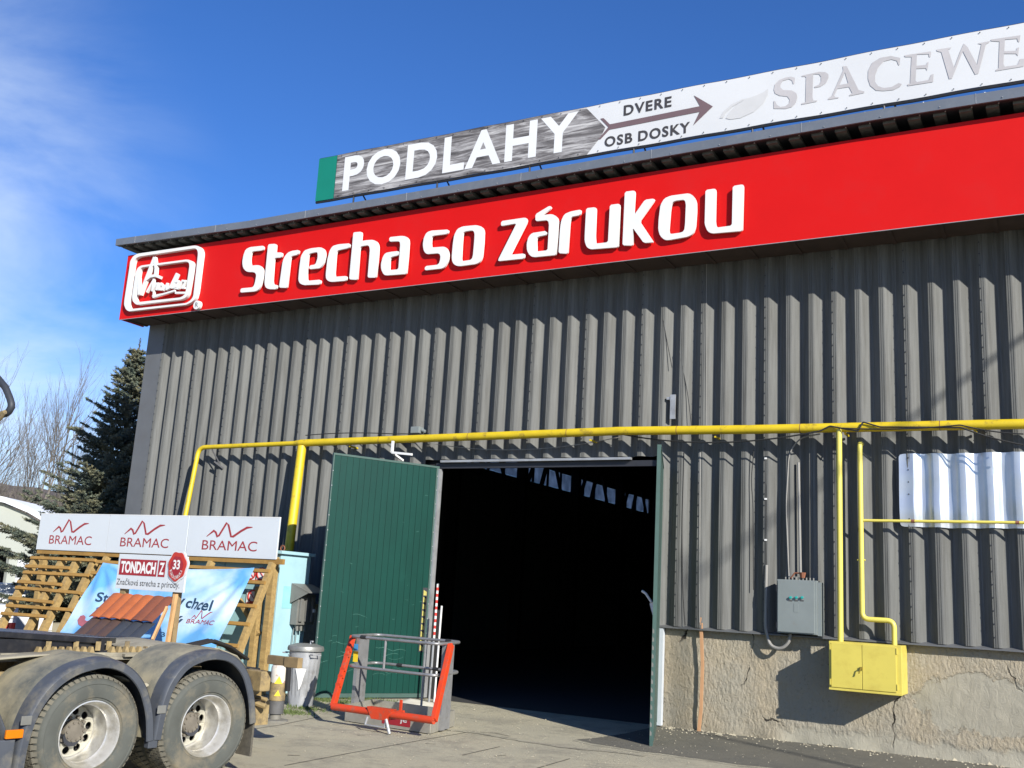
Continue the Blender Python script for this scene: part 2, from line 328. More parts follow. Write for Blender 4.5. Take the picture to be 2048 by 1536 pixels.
    cvs = t.nodes.new('ShaderNodeVectorMath'); cvs.operation = 'SCALE'; cvs.inputs['Scale'].default_value = .35; l(cn.outputs[1], cvs.inputs[0]); l(cvs.outputs[0], cv.inputs[1]); l(cv.outputs[0], cr.inputs['Vector'])
    crk = mth('MULTIPLY', mr(cr.outputs[0], .006, .001), mr(noi(1.3, 3), .50, .6))
    h2 = mth('ADD', h, mth('MULTIPLY', crk, -1.4))
    base = cm(mr(noi(.9, 6), .35, .65), (.43,.365,.26), (.385,.355,.285))
    base = cm(mr(noi(5, 6, .7), .55, .72, 0, .55), base, (.43,.37,.26))
    base = cm(mr(noi(24, 5, .7), .56, .70, 0, .5), base, (.19,.155,.10))
    base = cm(mr(sx.outputs[2], .25, .0, 0, .45), base, (.24,.215,.16))
    base = cm(mth('MULTIPLY', pm, .8), base, (.37,.35,.28))
    base = cm(crk, base, (.04,.035,.03))
    l(base, b.inputs['Base Color'])
    bp = t.nodes.new('ShaderNodeBump'); bp.inputs['Strength'].default_value = 1; bp.inputs['Distance'].default_value = .020; l(h2, bp.inputs['Height']); l(bp.outputs[0], b.inputs['Normal'])
    return M
M_plaster = plaster_material()
def ground_material(name, c1, c2, c3, crack=True):
    M = bpy.data.materials.new(name); M.use_nodes = True; t = M.node_tree; b = t.nodes['Principled BSDF']; l = t.links.new
    b.inputs['Roughness'].default_value = .92; b.inputs['Specular IOR Level'].default_value = .25
    c = t.nodes.new('ShaderNodeTexCoord'); O = c.outputs['Object']
    def noi(s, d=6, ro=.6):
        n = t.nodes.new('ShaderNodeTexNoise'); n.inputs['Scale'].default_value = s; n.inputs['Detail'].default_value = d; n.inputs['Roughness'].default_value = ro; l(O, n.inputs['Vector']); return n.outputs[0]
    def mr(v, a, bb, c0=0, c1_=1):
        n = t.nodes.new('ShaderNodeMapRange'); n.interpolation_type = 'SMOOTHSTEP'
        for k, q in (('From Min', a), ('From Max', bb), ('To Min', c0), ('To Max', c1_)): n.inputs[k].default_value = q
        l(v, n.inputs['Value']); return n.outputs[0]
    def cm(f, a, bb):
        n = t.nodes.new('ShaderNodeMix'); n.data_type = 'RGBA'; l(f, n.inputs[0])
        for i, q in ((6, a), (7, bb)):
            if isinstance(q, tuple): n.inputs[i].default_value = (*[c*.82 for c in q], 1)
            else: l(q, n.inputs[i])
        return n.outputs[2]
    base = cm(mr(noi(.8, 7), .35, .65), c1, c2)
    base = cm(mr(noi(4.5, 8, .75), .56, .75, 0, .6), base, c3)
    base = cm(mr(noi(1.7, 9, .8), .47, .60, 0, .55), base, (c3[0]*.85, c3[1]*.86, c3[2]*.9))
    base = cm(mr(noi(60, 5, .8), .55, .68, 0, .6), base, (c1[0]*1.5, c1[1]*1.5, c1[2]*1.5))
    base = cm(mr(noi(85, 4, .8), .56, .66, 0, .7), base, (c3[0]*.6, c3[1]*.6, c3[2]*.6))
    if crack:
        v = t.nodes.new('ShaderNodeTexVoronoi'); v.feature = 'DISTANCE_TO_EDGE'; v.inputs['Scale'].default_value = .33
        cn = t.nodes.new('ShaderNodeTexNoise'); cn.inputs['Scale'].default_value = 1.4; cn.inputs['Detail'].default_value = 7; l(O, cn.inputs['Vector'])
        s = t.nodes.new('ShaderNodeVectorMath'); s.operation = 'SCALE'; s.inputs['Scale'].default_value = .55; l(cn.outputs[1], s.inputs[0]); a = t.nodes.new('ShaderNodeVectorMath'); l(O, a.inputs[0]); l(s.outputs[0], a.inputs[1]); l(a.outputs[0], v.inputs['Vector'])
        base = cm(mr(v.outputs[0], .008, .002, 0, .8), base, (.07,.06,.045))
    l(base, b.inputs['Base Color'])
    bp = t.nodes.new('ShaderNodeBump'); bp.inputs['Strength'].default_value = .9; bp.inputs['Distance'].default_value = .012; l(noi(26, 9, .8), bp.inputs['Height']); l(bp.outputs[0], b.inputs['Normal'])
    return M
M_conc = ground_material('yard_concrete', (.46,.42,.30), (.41,.38,.28), (.30,.275,.205), False)
M_asph = ground_material('worn_strip', (.16,.15,.12), (.13,.125,.105), (.21,.195,.15), False)
M_edge = ground_material('crumbled_edge', (.45,.42,.31), (.36,.33,.25), (.16,.15,.11), False)

# ------------------------------------------------------------------ text and traced prints
def mesh_of_curve(cu):
    o = bpy.data.objects.new('t', cu); COL.objects.link(o)
    dg = bpy.context.evaluated_depsgraph_get(); me = bpy.data.meshes.new_from_object(o.evaluated_get(dg))
    bpy.data.objects.remove(o); return me
SPC = 1.0
def text_mesh(s, ext=0, offset=0):
    cu = bpy.data.curves.new('t', 'FONT'); cu.body = s; cu.size = 1; cu.extrude = ext; cu.offset = offset; cu.resolution_u = 4; cu.space_character = SPC
    me = mesh_of_curve(cu); bpy.data.curves.remove(cu)
    xs = [v.co.x for v in me.vertices]; ys = [v.co.y for v in me.vertices]
    x0, x1, y0, y1 = min(xs), max(xs), min(ys), max(ys)
    for v in me.vertices: v.co.x = (v.co.x-x0)/(x1-x0); v.co.y = (v.co.y-y0)/(y1-y0)
    return me
def text_on(name, s, O, U, V, material, parent, offset=0, fn=None, local=False):
    """text stretched over the parallelogram O + u*U + v*V"""
    me = text_mesh(s, 0, offset); O, U, V = Vector(O), Vector(U), Vector(V)
    for v in me.vertices:
        p = O+U*v.co.x+V*v.co.y
        v.co = fn(v.co.x, v.co.y) if fn else p
    return link_mesh(name, me, material, parent, local=local)
def outline_mesh(loops, ext=0):
    cu = bpy.data.curves.new('c', 'CURVE'); cu.dimensions = '2D'; cu.fill_mode = 'BOTH'; cu.extrude = ext
    for lp in loops:
        sp = cu.splines.new('POLY'); sp.points.add(len(lp)-1); sp.use_cyclic_u = True
        for p, q in zip(sp.points, lp): p.co = (q[0], q[1], 0, 1)
    me = mesh_of_curve(cu); bpy.data.curves.remove(cu); return me
def wall_outline(name, loops_px, org, sc_, y, depth, material, parent, smooth_iter=1):
    """closed outlines read off an enlarged crop (origin org, scale sc_), set on the plane y with real depth"""
    L2 = []
    for lp in loops_px:
        P = [(lambda w: Vector((w.x, w.z)))(at(org[0]+a/sc_, org[1]+b/sc_, y=y)) for a, b in lp]
        for _ in range(smooth_iter):
            Q = []
            for i, p in enumerate(P):
                a, c = P[i-1], P[(i+1) % len(P)]; d1, d2 = (a-p), (c-p)
                k1 = min(.022, d1.length*.33); k2 = min(.022, d2.length*.33)
                Q += [p+d1.normalized()*k1, p+d2.normalized()*k2]
            P = Q
        L2.append(P)
    me = outline_mesh(L2, depth/2)
    for v in me.vertices: v.co = Vector((v.co.x, y+(depth/2-v.co.z), v.co.y))
    return link_mesh(name, me, material, parent)

# ================================================================== SETTING
def sheet(name, pts, z, material, sub=False):
    mb = MB(); mb.add([(x, y, z) for x, y in pts], [tuple(range(len(pts)))]); o = mb.build(name, material); o['kind'] = 'structure'; return o
g = MB(); g.add([(-1500,-1500,0),(1500,-1500,0),(1500,1500,0),(-1500,1500,0)], [(0,1,2,3)])
gr = g.build('ground', M_conc); gr['kind'] = 'structure'
# dark worn strip along the foot of the wall, with its crumbled edge
e = [at(900,1481,z=0), at(1040,1497,z=0), at(1180,1508,z=0), at(1320,1520,z=0)]
def xy(v): return (v.x, v.y)
p0 = at(1225,1500,z=0); 
edge = [Vector((-5.3,-2.28,0)), Vector((-4.9,-2.4,0)), Vector((-4.3,-2.52,0)), Vector((-3.2,-2.5,0)), Vector((-1.5,-2.35,0)), Vector((6,-2.2,0))]
bm_pts = [(v.x+.03*noise.noise(v*3), v.y) for v in edge]
dens = []
for i in range(len(edge)-1):
    a, b = edge[i], edge[i+1]; n = max(2, int((b-a).length/.12))
    for j in range(n):
        p = a.lerp(b, j/n); dens.append((p.x, p.y+.07*noise.noise(Vector((p.x*2.3, 3, 0)))+.03*noise.noise(Vector((p.x*11, 3, 0)))))
dens.append((6, -2.2))
strip = sheet('asphalt_strip', [(-5.12,-.0)]+[(-5.12,-1.2),(-5.2,-1.9)]+dens+[(6,-.0)], .004, M_asph)
low = [(x, y-.10-.07*abs(noise.noise(Vector((x*3, 9, 0))))-.02*noise.noise(Vector((x*17, 9, 0)))) for x, y in dens]
mb = MB()
for i in range(len(dens)-1):
    a, b, c, d = dens[i], dens[i+1], low[i+1], low[i]
    mb.add([(a[0],a[1],.002),(b[0],b[1],.002),(c[0],c[1],.002),(d[0],d[1],.002)], [(0,3,2,1)])
o = mb.build('strip_edge', M_edge); o['kind'] = 'structure'
# broken lighter lip of the apron in front of the doorway
P_ = [at(a, b, z=.003) for a, b in ((890,1458),(960,1466),(1040,1480),(1130,1494),(1225,1503),(1300,1512))]
up_, lo_ = [], []
for a, b in zip(P_, P_[1:]):
    n = max(3, int((b-a).length/.05))
    for j in range(n):
        p = a.lerp(b, j/n); up_.append((p.x, p.y+.05+.06*noise.noise(p*4)+.03*noise.noise(p*13))); lo_.append((p.x+.01, p.y-.05-.06*abs(noise.noise(p*5+Vector((9,0,0))))-.02*noise.noise(p*17)))
mb = MB(); dk = MB()
for i in range(len(up_)-1):
    mb.add([(*up_[i],.0035),(*up_[i+1],.0035),(*lo_[i+1],.0035),(*lo_[i],.0035)], [(0,3,2,1)])
    w_ = .018+.02*max(0, noise.noise(Vector((i*.13, 2, 0))))
    dk.add([(*lo_[i],.0030),(*lo_[i+1],.0030),(lo_[i+1][0],lo_[i+1][1]-w_,.0030),(lo_[i][0],lo_[i][1]-w_,.0030)], [(0,3,2,1)])
mb.build('apron_lip', M_edge)['kind'] = 'structure'; dk.build('apron_joint', mat('apron_joint_dirt', (.12,.11,.08), .95, 0, .3, 20))['kind'] = 'structure'
# slab joints
def seam(px, w=.014):
    P = [at(a, b, z=.003) for a, b in px]; Q = []
    for i in range(len(P)-1):
        n = max(2, int((P[i+1]-P[i]).length/.08))
        for j in range(n):
            p = P[i].lerp(P[i+1], j/n); Q.append(p+Vector((0, .02*noise.noise(p*4), 0)))
    Q.append(P[-1]); mb = MB(); vs = []; fs = []
    for i, p in enumerate(Q):
        d = (Q[min(i+1, len(Q)-1)]-Q[max(i-1, 0)]).normalized(); s = Vector((-d.y, d.x, 0))*w*(.5+.6*abs(noise.noise(p*9)))
        vs += [p-s, p+s]
    for i in range(len(Q)-1): fs.append((2*i, 2*i+1, 2*i+3, 2*i+2))
    mb.add(vs, fs); o = mb.build('slab_joint', M_dark); o['kind'] = 'structure'
M_joint = mat('joint_dirt', (.085,.075,.055), .95, 0, .3, 20)
M_dark_keep = M_dark; M_dark = M_joint
for s in ([(568,1531),(700,1506),(860,1477),(950,1462)], [(1075,1536),(1140,1517)], [(925,1510),(1000,1493)], [(512,1457),(560,1450),(640,1433)],
          [(945,1463),(990,1466),(1020,1472)], [(575,1510),(600,1511)], [(590,1451),(606,1452)], [(715,1470),(730,1470)], [(850,1487),(872,1488)], [(990,1512),(1012,1510)]):
    seam(s)
M_dark = M_dark_keep

# ================================================================== WAREHOUSE
X0R, PR, RD = -15.469, .3073, .086
ZB, ZT = 1.345, 7.84
DX0, DX1, DZ = -8.93, -5.2, 3.70
XR = 7.0
wh = empty('warehouse', (-8, 0, 0), 'long hall clad in dark grey ribbed metal above a rough plaster base', 'warehouse')
def rib_x(i): return X0R+i*PR
def clad_sheet(i0, z0, z1, j=3, proud=0):
    """profile from the crest of rib i0 to the crest of rib i0+j"""
    xs = []
    for i in range(i0, i0+j):
        x = rib_x(i)
        xs += [(x-.195, -RD+.004), (x-.190, -RD), (x-.178, -RD), (x-.175, -RD+.005), (x-.170, -RD+.005), (x-.167, -RD), (x-.152, -RD), (x-.149, -RD+.005), (x-.145, -RD+.005), (x-.142, -RD), (x-.130, -RD), (x-.112, -RD+.007),
               (x-.098, -RD+.020), (x-.044, -.014), (x-.034, -.003), (x-.025, .001), (x-.008, .001), (x-.005, -.003), (x, -.003), (x+.003, .001), (x+.020, .001), (x+.030, -.004)]
    x = rib_x(i0+j); xs += [(x-.195, -RD+.004), (x-.190, -RD)]
    pr = list(xs)
    vs = []; fs = []
    zz = [z0+(z1-z0)*t/8 for t in range(9)]
    for z in zz:
        for (x, y) in pr:
            vs.append((x+.002*noise.noise(Vector((x, z, 1))), y-.0015-proud+.004*noise.noise(Vector((x*1.3, z*.8, 4))), z))
    n = len(pr)
    for a in range(8):
        for k in range(n-1): fs.append((a*n+k, a*n+k+1, (a+1)*n+k+1, (a+1)*n+k))
    # thickness: returned edge at the bottom
    b = len(vs)
    for (x, y) in pr: vs.append((x, y+.004, z0))
    for k in range(n-1): fs.append((k+1, k, b+k, b+k+1))
    mb = MB(); mb.add(vs, fs)
    o = mb.build('cladding_sheet', M_clad, wh, smooth=True)
    # sharp folds, dark screw heads down the lap
    f = MB()
    z = z0+.12
    while z < z1-.05:
        x = rib_x(i0)-.178; f.tube([(x, -RD-.001, z), (x, -RD-.010, z)], .009, 6); z += .155
    ff = f.build('screw_row', M_dark, None, kind='stuff'); ff.parent = o; ff.matrix_parent_inverse = Matrix.Translation(wh.location).inverted() if False else Matrix.Identity(4)
    ff.matrix_parent_inverse = o.matrix_parent_inverse.copy() if False else Matrix.Identity(4)
    return o
imin, imax = 0, int((XR-X0R)/PR)
i = 0
while i < imax:
    xa, xb = rib_x(i)-.195, rib_x(i+3)-.115
    if xb < DX0+.12 or xa > DX1-.14:
        clad_sheet(i, ZB, ZT)
    elif xa < DX0 or xb > DX1:
        # sheet crossing a jamb: upper full part, and ribs beside the opening
        clad_sheet(i, DZ+.02, ZT)
        for q in range(3):
            x = rib_x(i+q)
            if x+.11 < DX0 or x-.195 > DX1-.08: clad_sheet(i+q, ZB, DZ+.02, 1)
    else: clad_sheet(i, DZ+.02, ZT)
    i += 3
# corner trim and the short left-hand return
xl = -16.11
t = MB(); t.box((xl, -.078, .9), (-15.655, -.0755, ZT)); t.box((xl, -.078, .9), (xl+.003, .3, ZT)); t.build('corner_flashing', M_trim, wh)
t = MB(); t.box((xl+.01, .01, 0), (xl+.06, 30, 5.5)); t.box((xl+.01, .01, 6.08), (xl+.06, 30, 7.94)); t.box((xl+.01, .01, 5.5), (xl+.06, 11.5, 6.08)); t.box((xl+.01, 27.5, 5.5), (xl+.06, 30, 6.08)); t.build('side_wall', M_clad, wh)
# backing walls, so that no light leaks in
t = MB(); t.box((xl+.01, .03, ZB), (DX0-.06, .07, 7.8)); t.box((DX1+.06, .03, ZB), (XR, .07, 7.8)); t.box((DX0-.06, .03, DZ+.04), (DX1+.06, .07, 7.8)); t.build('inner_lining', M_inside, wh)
# plinth with a worn, uneven lower edge
def plinth(x0, x1):
    nx = int((x1-x0)/.04); nz = 34; vs = []; fs = []
    for a in range(nx+1):
        for b in range(nz+1):
            x = x0+(x1-x0)*a/nx; z = (ZB-.005)*b/nz
            p = Vector((x, 0, z)); d = .010*noise.noise(p*2.2)+.006*noise.noise(p*7)+.004*noise.noise(p*19)
            if z < .14: d -= (.14-z)*.35*(.6+.8*noise.noise(Vector((x*3, 0, 5))))
            vs.append((x, .012+d if b < nz else .03, z))
    for a in range(nx):
        for b in range(nz): fs.append((a*(nz+1)+b, (a+1)*(nz+1)+b, (a+1)*(nz+1)+b+1, a*(nz+1)+b+1))
    mb = MB(); mb.add(vs, fs); o = mb.build('plinth', M_plaster, wh, smooth=True); return o
plinth(DX1+.06, XR); plinth(xl+.02, DX0-.04)
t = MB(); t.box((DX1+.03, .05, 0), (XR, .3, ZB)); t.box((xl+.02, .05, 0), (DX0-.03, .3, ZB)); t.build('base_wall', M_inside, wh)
t = MB()
t.add([(DX1+.05,-.01,ZB+.012),(XR,-.01,ZB+.012),(XR,-.095,ZB-.012),(DX1+.05,-.095,ZB-.012),(DX1+.05,-.095,ZB-.03),(XR,-.095,ZB-.03),(XR,-.01,ZB-.005),(DX1+.05,-.01,ZB-.005)], [(0,3,2,1),(2,3,4,5),(4,7,6,5)])
t.build('drip_flashing', M_trim, wh)
t = MB(); t.box((xl, -.095, ZB-.03), (DX0-.05, -.01, ZB+.01)); t.build('drip_flashing', M_trim, wh)
# roof, coping
CYF = .87
_c = [at(233,478,y=-CYF), at(500,441,y=-CYF), at(1060,343,y=-CYF), at(1748,220.5,y=-CYF), at(2040,173.5,y=-CYF)]
print('cop', [(round(p.x,2), round(p.z,3)) for p in _c])
def zc(x):
    if x <= _c[0].x: return _c[0].z
    for a, b in zip(_c, _c[1:]):
        if a.x <= x <= b.x: return a.z+(b.z-a.z)*(x-a.x)/(b.x-a.x)
    return _c[-1].z
xcl = at(232, 482, y=-CYF).x; CH = .135
xs_ = [xcl]+[p.x for p in _c[1:]]+[XR]
def along(t, y0, y1, d0, d1, x0=None, x1=None):
    X = [x for x in xs_ if (x0 is None or x > x0) and (x1 is None or x < x1)]
    X = ([x0] if x0 is not None else [])+X+([x1] if x1 is not None else [])
    for a, b in zip(X, X[1:]):
        za, zb_q = zc(a), zc(b)
        t.add([(a,y0,za+d0),(b,y0,zb_q+d0),(b,y1,zb_q+d0),(a,y1,za+d0),(a,y0,za+d1),(b,y0,zb_q+d1),(b,y1,zb_q+d1),(a,y1,za+d1)],
              [(0,3,2,1),(4,5,6,7),(0,1,5,4),(2,3,7,6)]+([(3,0,4,7)] if a == X[0] else [])+([(1,2,6,5)] if b == X[-1] else []))
t = MB(); along(t, -CYF, -CYF+.03, -CH, 0); along(t, -CYF+.031, .3, -.03, -.004); t.box((xcl, -CYF+.031, zc(xcl)-CH+.012), (xcl+.02, 0, zc(xcl)-.032)); t.build('coping', M_coping, wh)
sb = MB(); x = xcl+.55; k = 0
while x < XR-.2:
    z = zc(x)
    if k % 3 == 0: jb = MB(); jb.box((x-.004, -CYF-.004, z-CH+.004), (x+.004, -CYF-.0005, z+.006)); jb.build('joint_strip', M_galv, wh)
    sb.tube([(x+.1, -CYF+.05, z-.002), (x+.1, -CYF+.05, z+.022)], .012, 6)
    sb.tube([(x+.3, -CYF-.001, z-CH+.03), (x+.3, -CYF-.010, z-CH+.03)], .008, 6); x += .72; k += 1
sb.build('screw_row', M_galv, wh, kind='stuff')
t = MB(); along(t, -CYF+.035, -CYF+.10, -CH+.002, -CH+.010); t.build('soffit_edge', M_dark, wh)
t = MB(); x = xcl+.10
while x < XR-.4: t.box((x, -CYF+.11, zc(x)-CH-.03), (x+.15, -.0, zc(x)-CH+.03)); x += .3073
t.build('ribbed_soffit', M_clad, wh, kind='stuff')
t = MB(); along(t, -CYF+.105, .02, -CH+.035, -.034); t.build('eaves_slab', M_dark, wh)
t = MB(); x = xcl+.25
while x < XR-.3: t.tube([(x, -CYF+.07, zc(x)-CH+.004), (x, -CYF+.07, zc(x)-CH-.010)], .009, 6); x += .3073
t.build('screw_row', M_galv, wh, kind='stuff')
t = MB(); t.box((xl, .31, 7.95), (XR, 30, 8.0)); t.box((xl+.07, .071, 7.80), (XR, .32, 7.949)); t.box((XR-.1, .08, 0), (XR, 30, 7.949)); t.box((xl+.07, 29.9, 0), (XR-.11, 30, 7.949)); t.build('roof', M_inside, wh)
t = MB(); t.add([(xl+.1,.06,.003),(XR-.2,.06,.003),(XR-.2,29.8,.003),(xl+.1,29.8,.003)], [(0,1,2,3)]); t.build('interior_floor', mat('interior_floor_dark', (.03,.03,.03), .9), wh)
# lintel and jambs
t = MB(); t.box((DX0+.02, -.10, DZ-.03), (DX1-.42, -.035, DZ+.005)); t.build('lintel', M_galv, wh)
t = MB(); t.box((DX0-.1, -.03, DZ-.12), (DX1+.1, .025, DZ-.035)); t.build('lintel_beam', M_dark, wh)
t = MB(); t.box((DX0-.055, -.07, 0.02), (DX0, .028, DZ-.13)); t.build('left_jamb', M_galv, wh)
t = MB(); a = at(1310,1262,y=-.05).x; t.box((DX1+.0, -.088, .02), (DX1+.145, -.012, ZB-.04)); t.box((DX1-.03, -.012, .01), (DX1+.06, .06, DZ-.13)); t.build('right_jamb', mat('white_jamb', (.58,.62,.66), .45, .1, .08, 4), wh)
# hall interior: rows of trusses with a band of dusty panes high on the far left side
XW = -15.9
pane = mat('dusty_pane', (.30,.36,.42), .6, 0, .25, 4)
def pane_mat():
    M = bpy.data.materials.new('translucent_pane'); M.use_nodes = True; t = M.node_tree; l = t.links.new
    for n in list(t.nodes):
        if n.type == 'BSDF_PRINCIPLED': t.nodes.remove(n)
    o = [n for n in t.nodes if n.type == 'OUTPUT_MATERIAL'][0]
    tr = t.nodes.new('ShaderNodeBsdfTranslucent'); c = t.nodes.new('ShaderNodeTexCoord'); n = t.nodes.new('ShaderNodeTexNoise'); n.inputs['Scale'].default_value = 2.5; n.inputs['Detail'].default_value = 6; l(c.outputs['Object'], n.inputs['Vector'])
    r = t.nodes.new('ShaderNodeValToRGB'); r.color_ramp.elements[0].position = .3; r.color_ramp.elements[0].color = (.30,.34,.38,1); r.color_ramp.elements[1].color = (.8,.84,.88,1); l(n.outputs[0], r.inputs[0]); l(r.outputs[0], tr.inputs[0]); l(tr.outputs[0], o.inputs[0]); return M
M_pane = pane_mat()

# ------------------------------------------------------------------ the door leaves
def leaf(hx, hy, ex, ey, z0, z1, side, label, mats):
    h = Vector((hx, hy, 0)); e_ = Vector((ex, ey, 0)); d = (e_-h); W_ = d.length; d.normalize(); nrm = Vector((-d.y, d.x, 0))*side
    fr = MB()
    def b(u0, u1, za, zb, w0, w1, target):
        vs = [h+d*u+nrm*w+Vector((0,0,z)) for z in (za, zb) for u, w in ((u0,w0),(u1,w0),(u1,w1),(u0,w1))]
        target.add(vs, [(0,3,2,1),(4,5,6,7),(0,1,5,4),(1,2,6,5),(2,3,7,6),(3,0,4,7)])
    b(0, W_, z0, z0+.06, -.035, .003, fr); b(0, W_, z1-.03, z1, -.045, .006, fr); b(0, .05, z0+.061, z1-.031, -.04, .004, fr); b(W_-.02, W_, z0+.061, z1-.031, -.042, .005, fr)
    b(.051, W_-.021, z0+.061, z1-.031, -.036, -.012, fr)
    lf = fr.build('door_leaf', mats[1], wh, label=label)
    nb = 17; w = (W_-.074)/nb
    M0 = wh.matrix_basis
    for k in range(nb):
        q = MB(); b(.052+k*w+.0025, .052+(k+1)*w-.0025, z0+.063, z1-.033, -.0115, -.001+random.uniform(-.0008,.0008), q)
        o = q.build('board', mats[0], None); o.parent = lf
    return lf, h, d, nrm, W_
LL = leaf(-8.95, -.05, -9.83, -1.66, .02, 3.61, 1, 'bright green left door leaf swung wide open', (M_green, M_greenedge))
LR = leaf(-5.150, -.090, -4.47, -2.02, .004, 3.56, -1, 'dark green right door leaf seen edge on', (M_green, M_greenedge))
# lever on the right leaf, dents and stripes on the left leaf
hh = at(1302, 1204, y=-1.55)
t = MB(); t.prism([hh+Vector((.05,0,.02)), hh+Vector((-.02,0,-.02)), hh+Vector((.04,0,-.20))], (0,.02,0)); t.tube([hh+Vector((.01,-.01,.0)), hh+Vector((-.06,-.03,.10)), hh+Vector((-.11,-.04,.13))], .016, 8); t.build('door_lever', M_white, LR[0]).matrix_parent_inverse = Matrix.Identity(4)
_, h, d, nrm, W_ = LR
t = MB()
for k in range(13):
    z = .12+k*.097; p = h+d*(W_+.0015)+Vector((0,0,z))-nrm*.008; s = nrm*.010
    t.add([p-s, p+s, p+s+Vector((0,0,.06)), p-s+Vector((0,0,.035))], [(0,1,2,3)] )
o = t.build('hazard_stripe', M_plastic, LR[0], kind='stuff'); o.matrix_parent_inverse = Matrix.Identity(4)

_, h, d, nrm, W_ = LL
random.seed(4); sc_m = mat('paint_scratch', (.10,.26,.21), .6, 0, .2, 30); t = MB()
for k in range(46):
    u = random.uniform(.1, W_-.15); z = random.choice((random.uniform(.3,1.0), random.uniform(.3,1.5), random.uniform(.6,3.2))); L_ = random.uniform(.02,.30)*(1 if z < 1.4 else .2); P = []
    for j in range(7):
        P.append(h+d*(u+L_*j/6)+nrm*.0012+Vector((0,0,z+.03*math.sin(j*.6+k)*(L_/.3)+.012*noise.noise(Vector((j,k,0))))))
    if P and (P[-1]-h).dot(d) < W_-.06: t.tube(P, [.0008]+[random.uniform(.0010,.0024)]*5+[.0008], 4)
t.build('scratches', sc_m, LL[0], kind='stuff').matrix_parent_inverse = Matrix.Identity(4)
t = MB()
for k in range(30): p = h+d*(.03 if k % 2 else W_-.01)+nrm*.006+Vector((0,0,.2+k*.112)); t.tube([p, p+nrm*.008], .008, 6)
t.build('rivets', M_galv, LL[0], kind='stuff').matrix_parent_inverse = Matrix.Identity(4)
# ------------------------------------------------------------------ interior windows and trusses

t = MB(); fr = MB(); xw = xl+.035
y = 11.5
k = 0
while y < 27.4:
    w = 1.02+.25*noise.noise(Vector((y, 0, 0)))
    pm = MB(); pm.box((xw-.004, y+.07, 5.51), (xw+.004, min(27.45, y+w-.07), 6.07)); pm.build('pane', M_pane, wh)
    fr.box((xw-.01, y-.07, 5.5), (xw+.03, y+.07, 6.08)); y += w; k += 1
fr.build('window_mullion', M_black, wh)
t = MB(); x = xw+.35
for k in range(5):
    y = 11.2+k*4.1
    t.beam((x, y, 0), (x, y, 7.9), .32, .22); t.beam((x, y+.3, 5.2), (x, y+1.1, 6.6), .10, .10); t.beam((x, y+1.9, 6.6), (x, y+1.3, 5.2), .12, .10)
    t.beam((x, y+2.9, 5.3), (x, y+2.3, 6.3), .09, .09)
t.build('truss', M_black, wh)
# a forklift-like dark stack inside is unreadable in the shade: only a dim red pallet load shows
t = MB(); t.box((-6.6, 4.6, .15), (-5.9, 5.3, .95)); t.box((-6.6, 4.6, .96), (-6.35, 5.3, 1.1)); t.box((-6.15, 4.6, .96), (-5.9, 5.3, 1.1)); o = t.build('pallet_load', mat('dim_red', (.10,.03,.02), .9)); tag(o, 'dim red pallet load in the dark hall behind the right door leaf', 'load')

# ================================================================== SIGN BOARD
YS = -.68
sx0 = -16.30; zs0, zs1 = 6.52, 7.85
sg = empty('sign_board', (-6, YS, zs0), 'long red fascia sign under the roof edge with raised white lettering and a logo', 'sign')
t = MB(); t.box((sx0, YS, zs0), (XR, YS+.03, zs1)); t.build('panel', M_red, sg)
t = MB(); t.box((sx0+.001, YS+.031, zs0+.004), (sx0+.03, -.09, zs1)); t.build('side_panel', M_red, sg)
t = MB(); t.box((sx0+.032, YS+.032, zs0+.02), (XR, -.085, zs0+.035))
x = sx0+.1
while x < XR-.1: t.box((x, YS+.035, zs0+.005), (x+.05, -.09, zs0+.0195)); x += .62
t.build('underside_frame', mat('underside_brown', (.055,.035,.03), .8, 0, .3, 3), sg)
t = MB(); t.box((sx0, YS-.006, zs0-.008), (XR, YS+.01, zs0-.0005)); t.build('edge_strip', M_galv, sg)
YL = YS-.075
c1 = ((470,440), 5.689); c2 = ((830,400), 5.689); c3 = ((1160,350), 5.689)
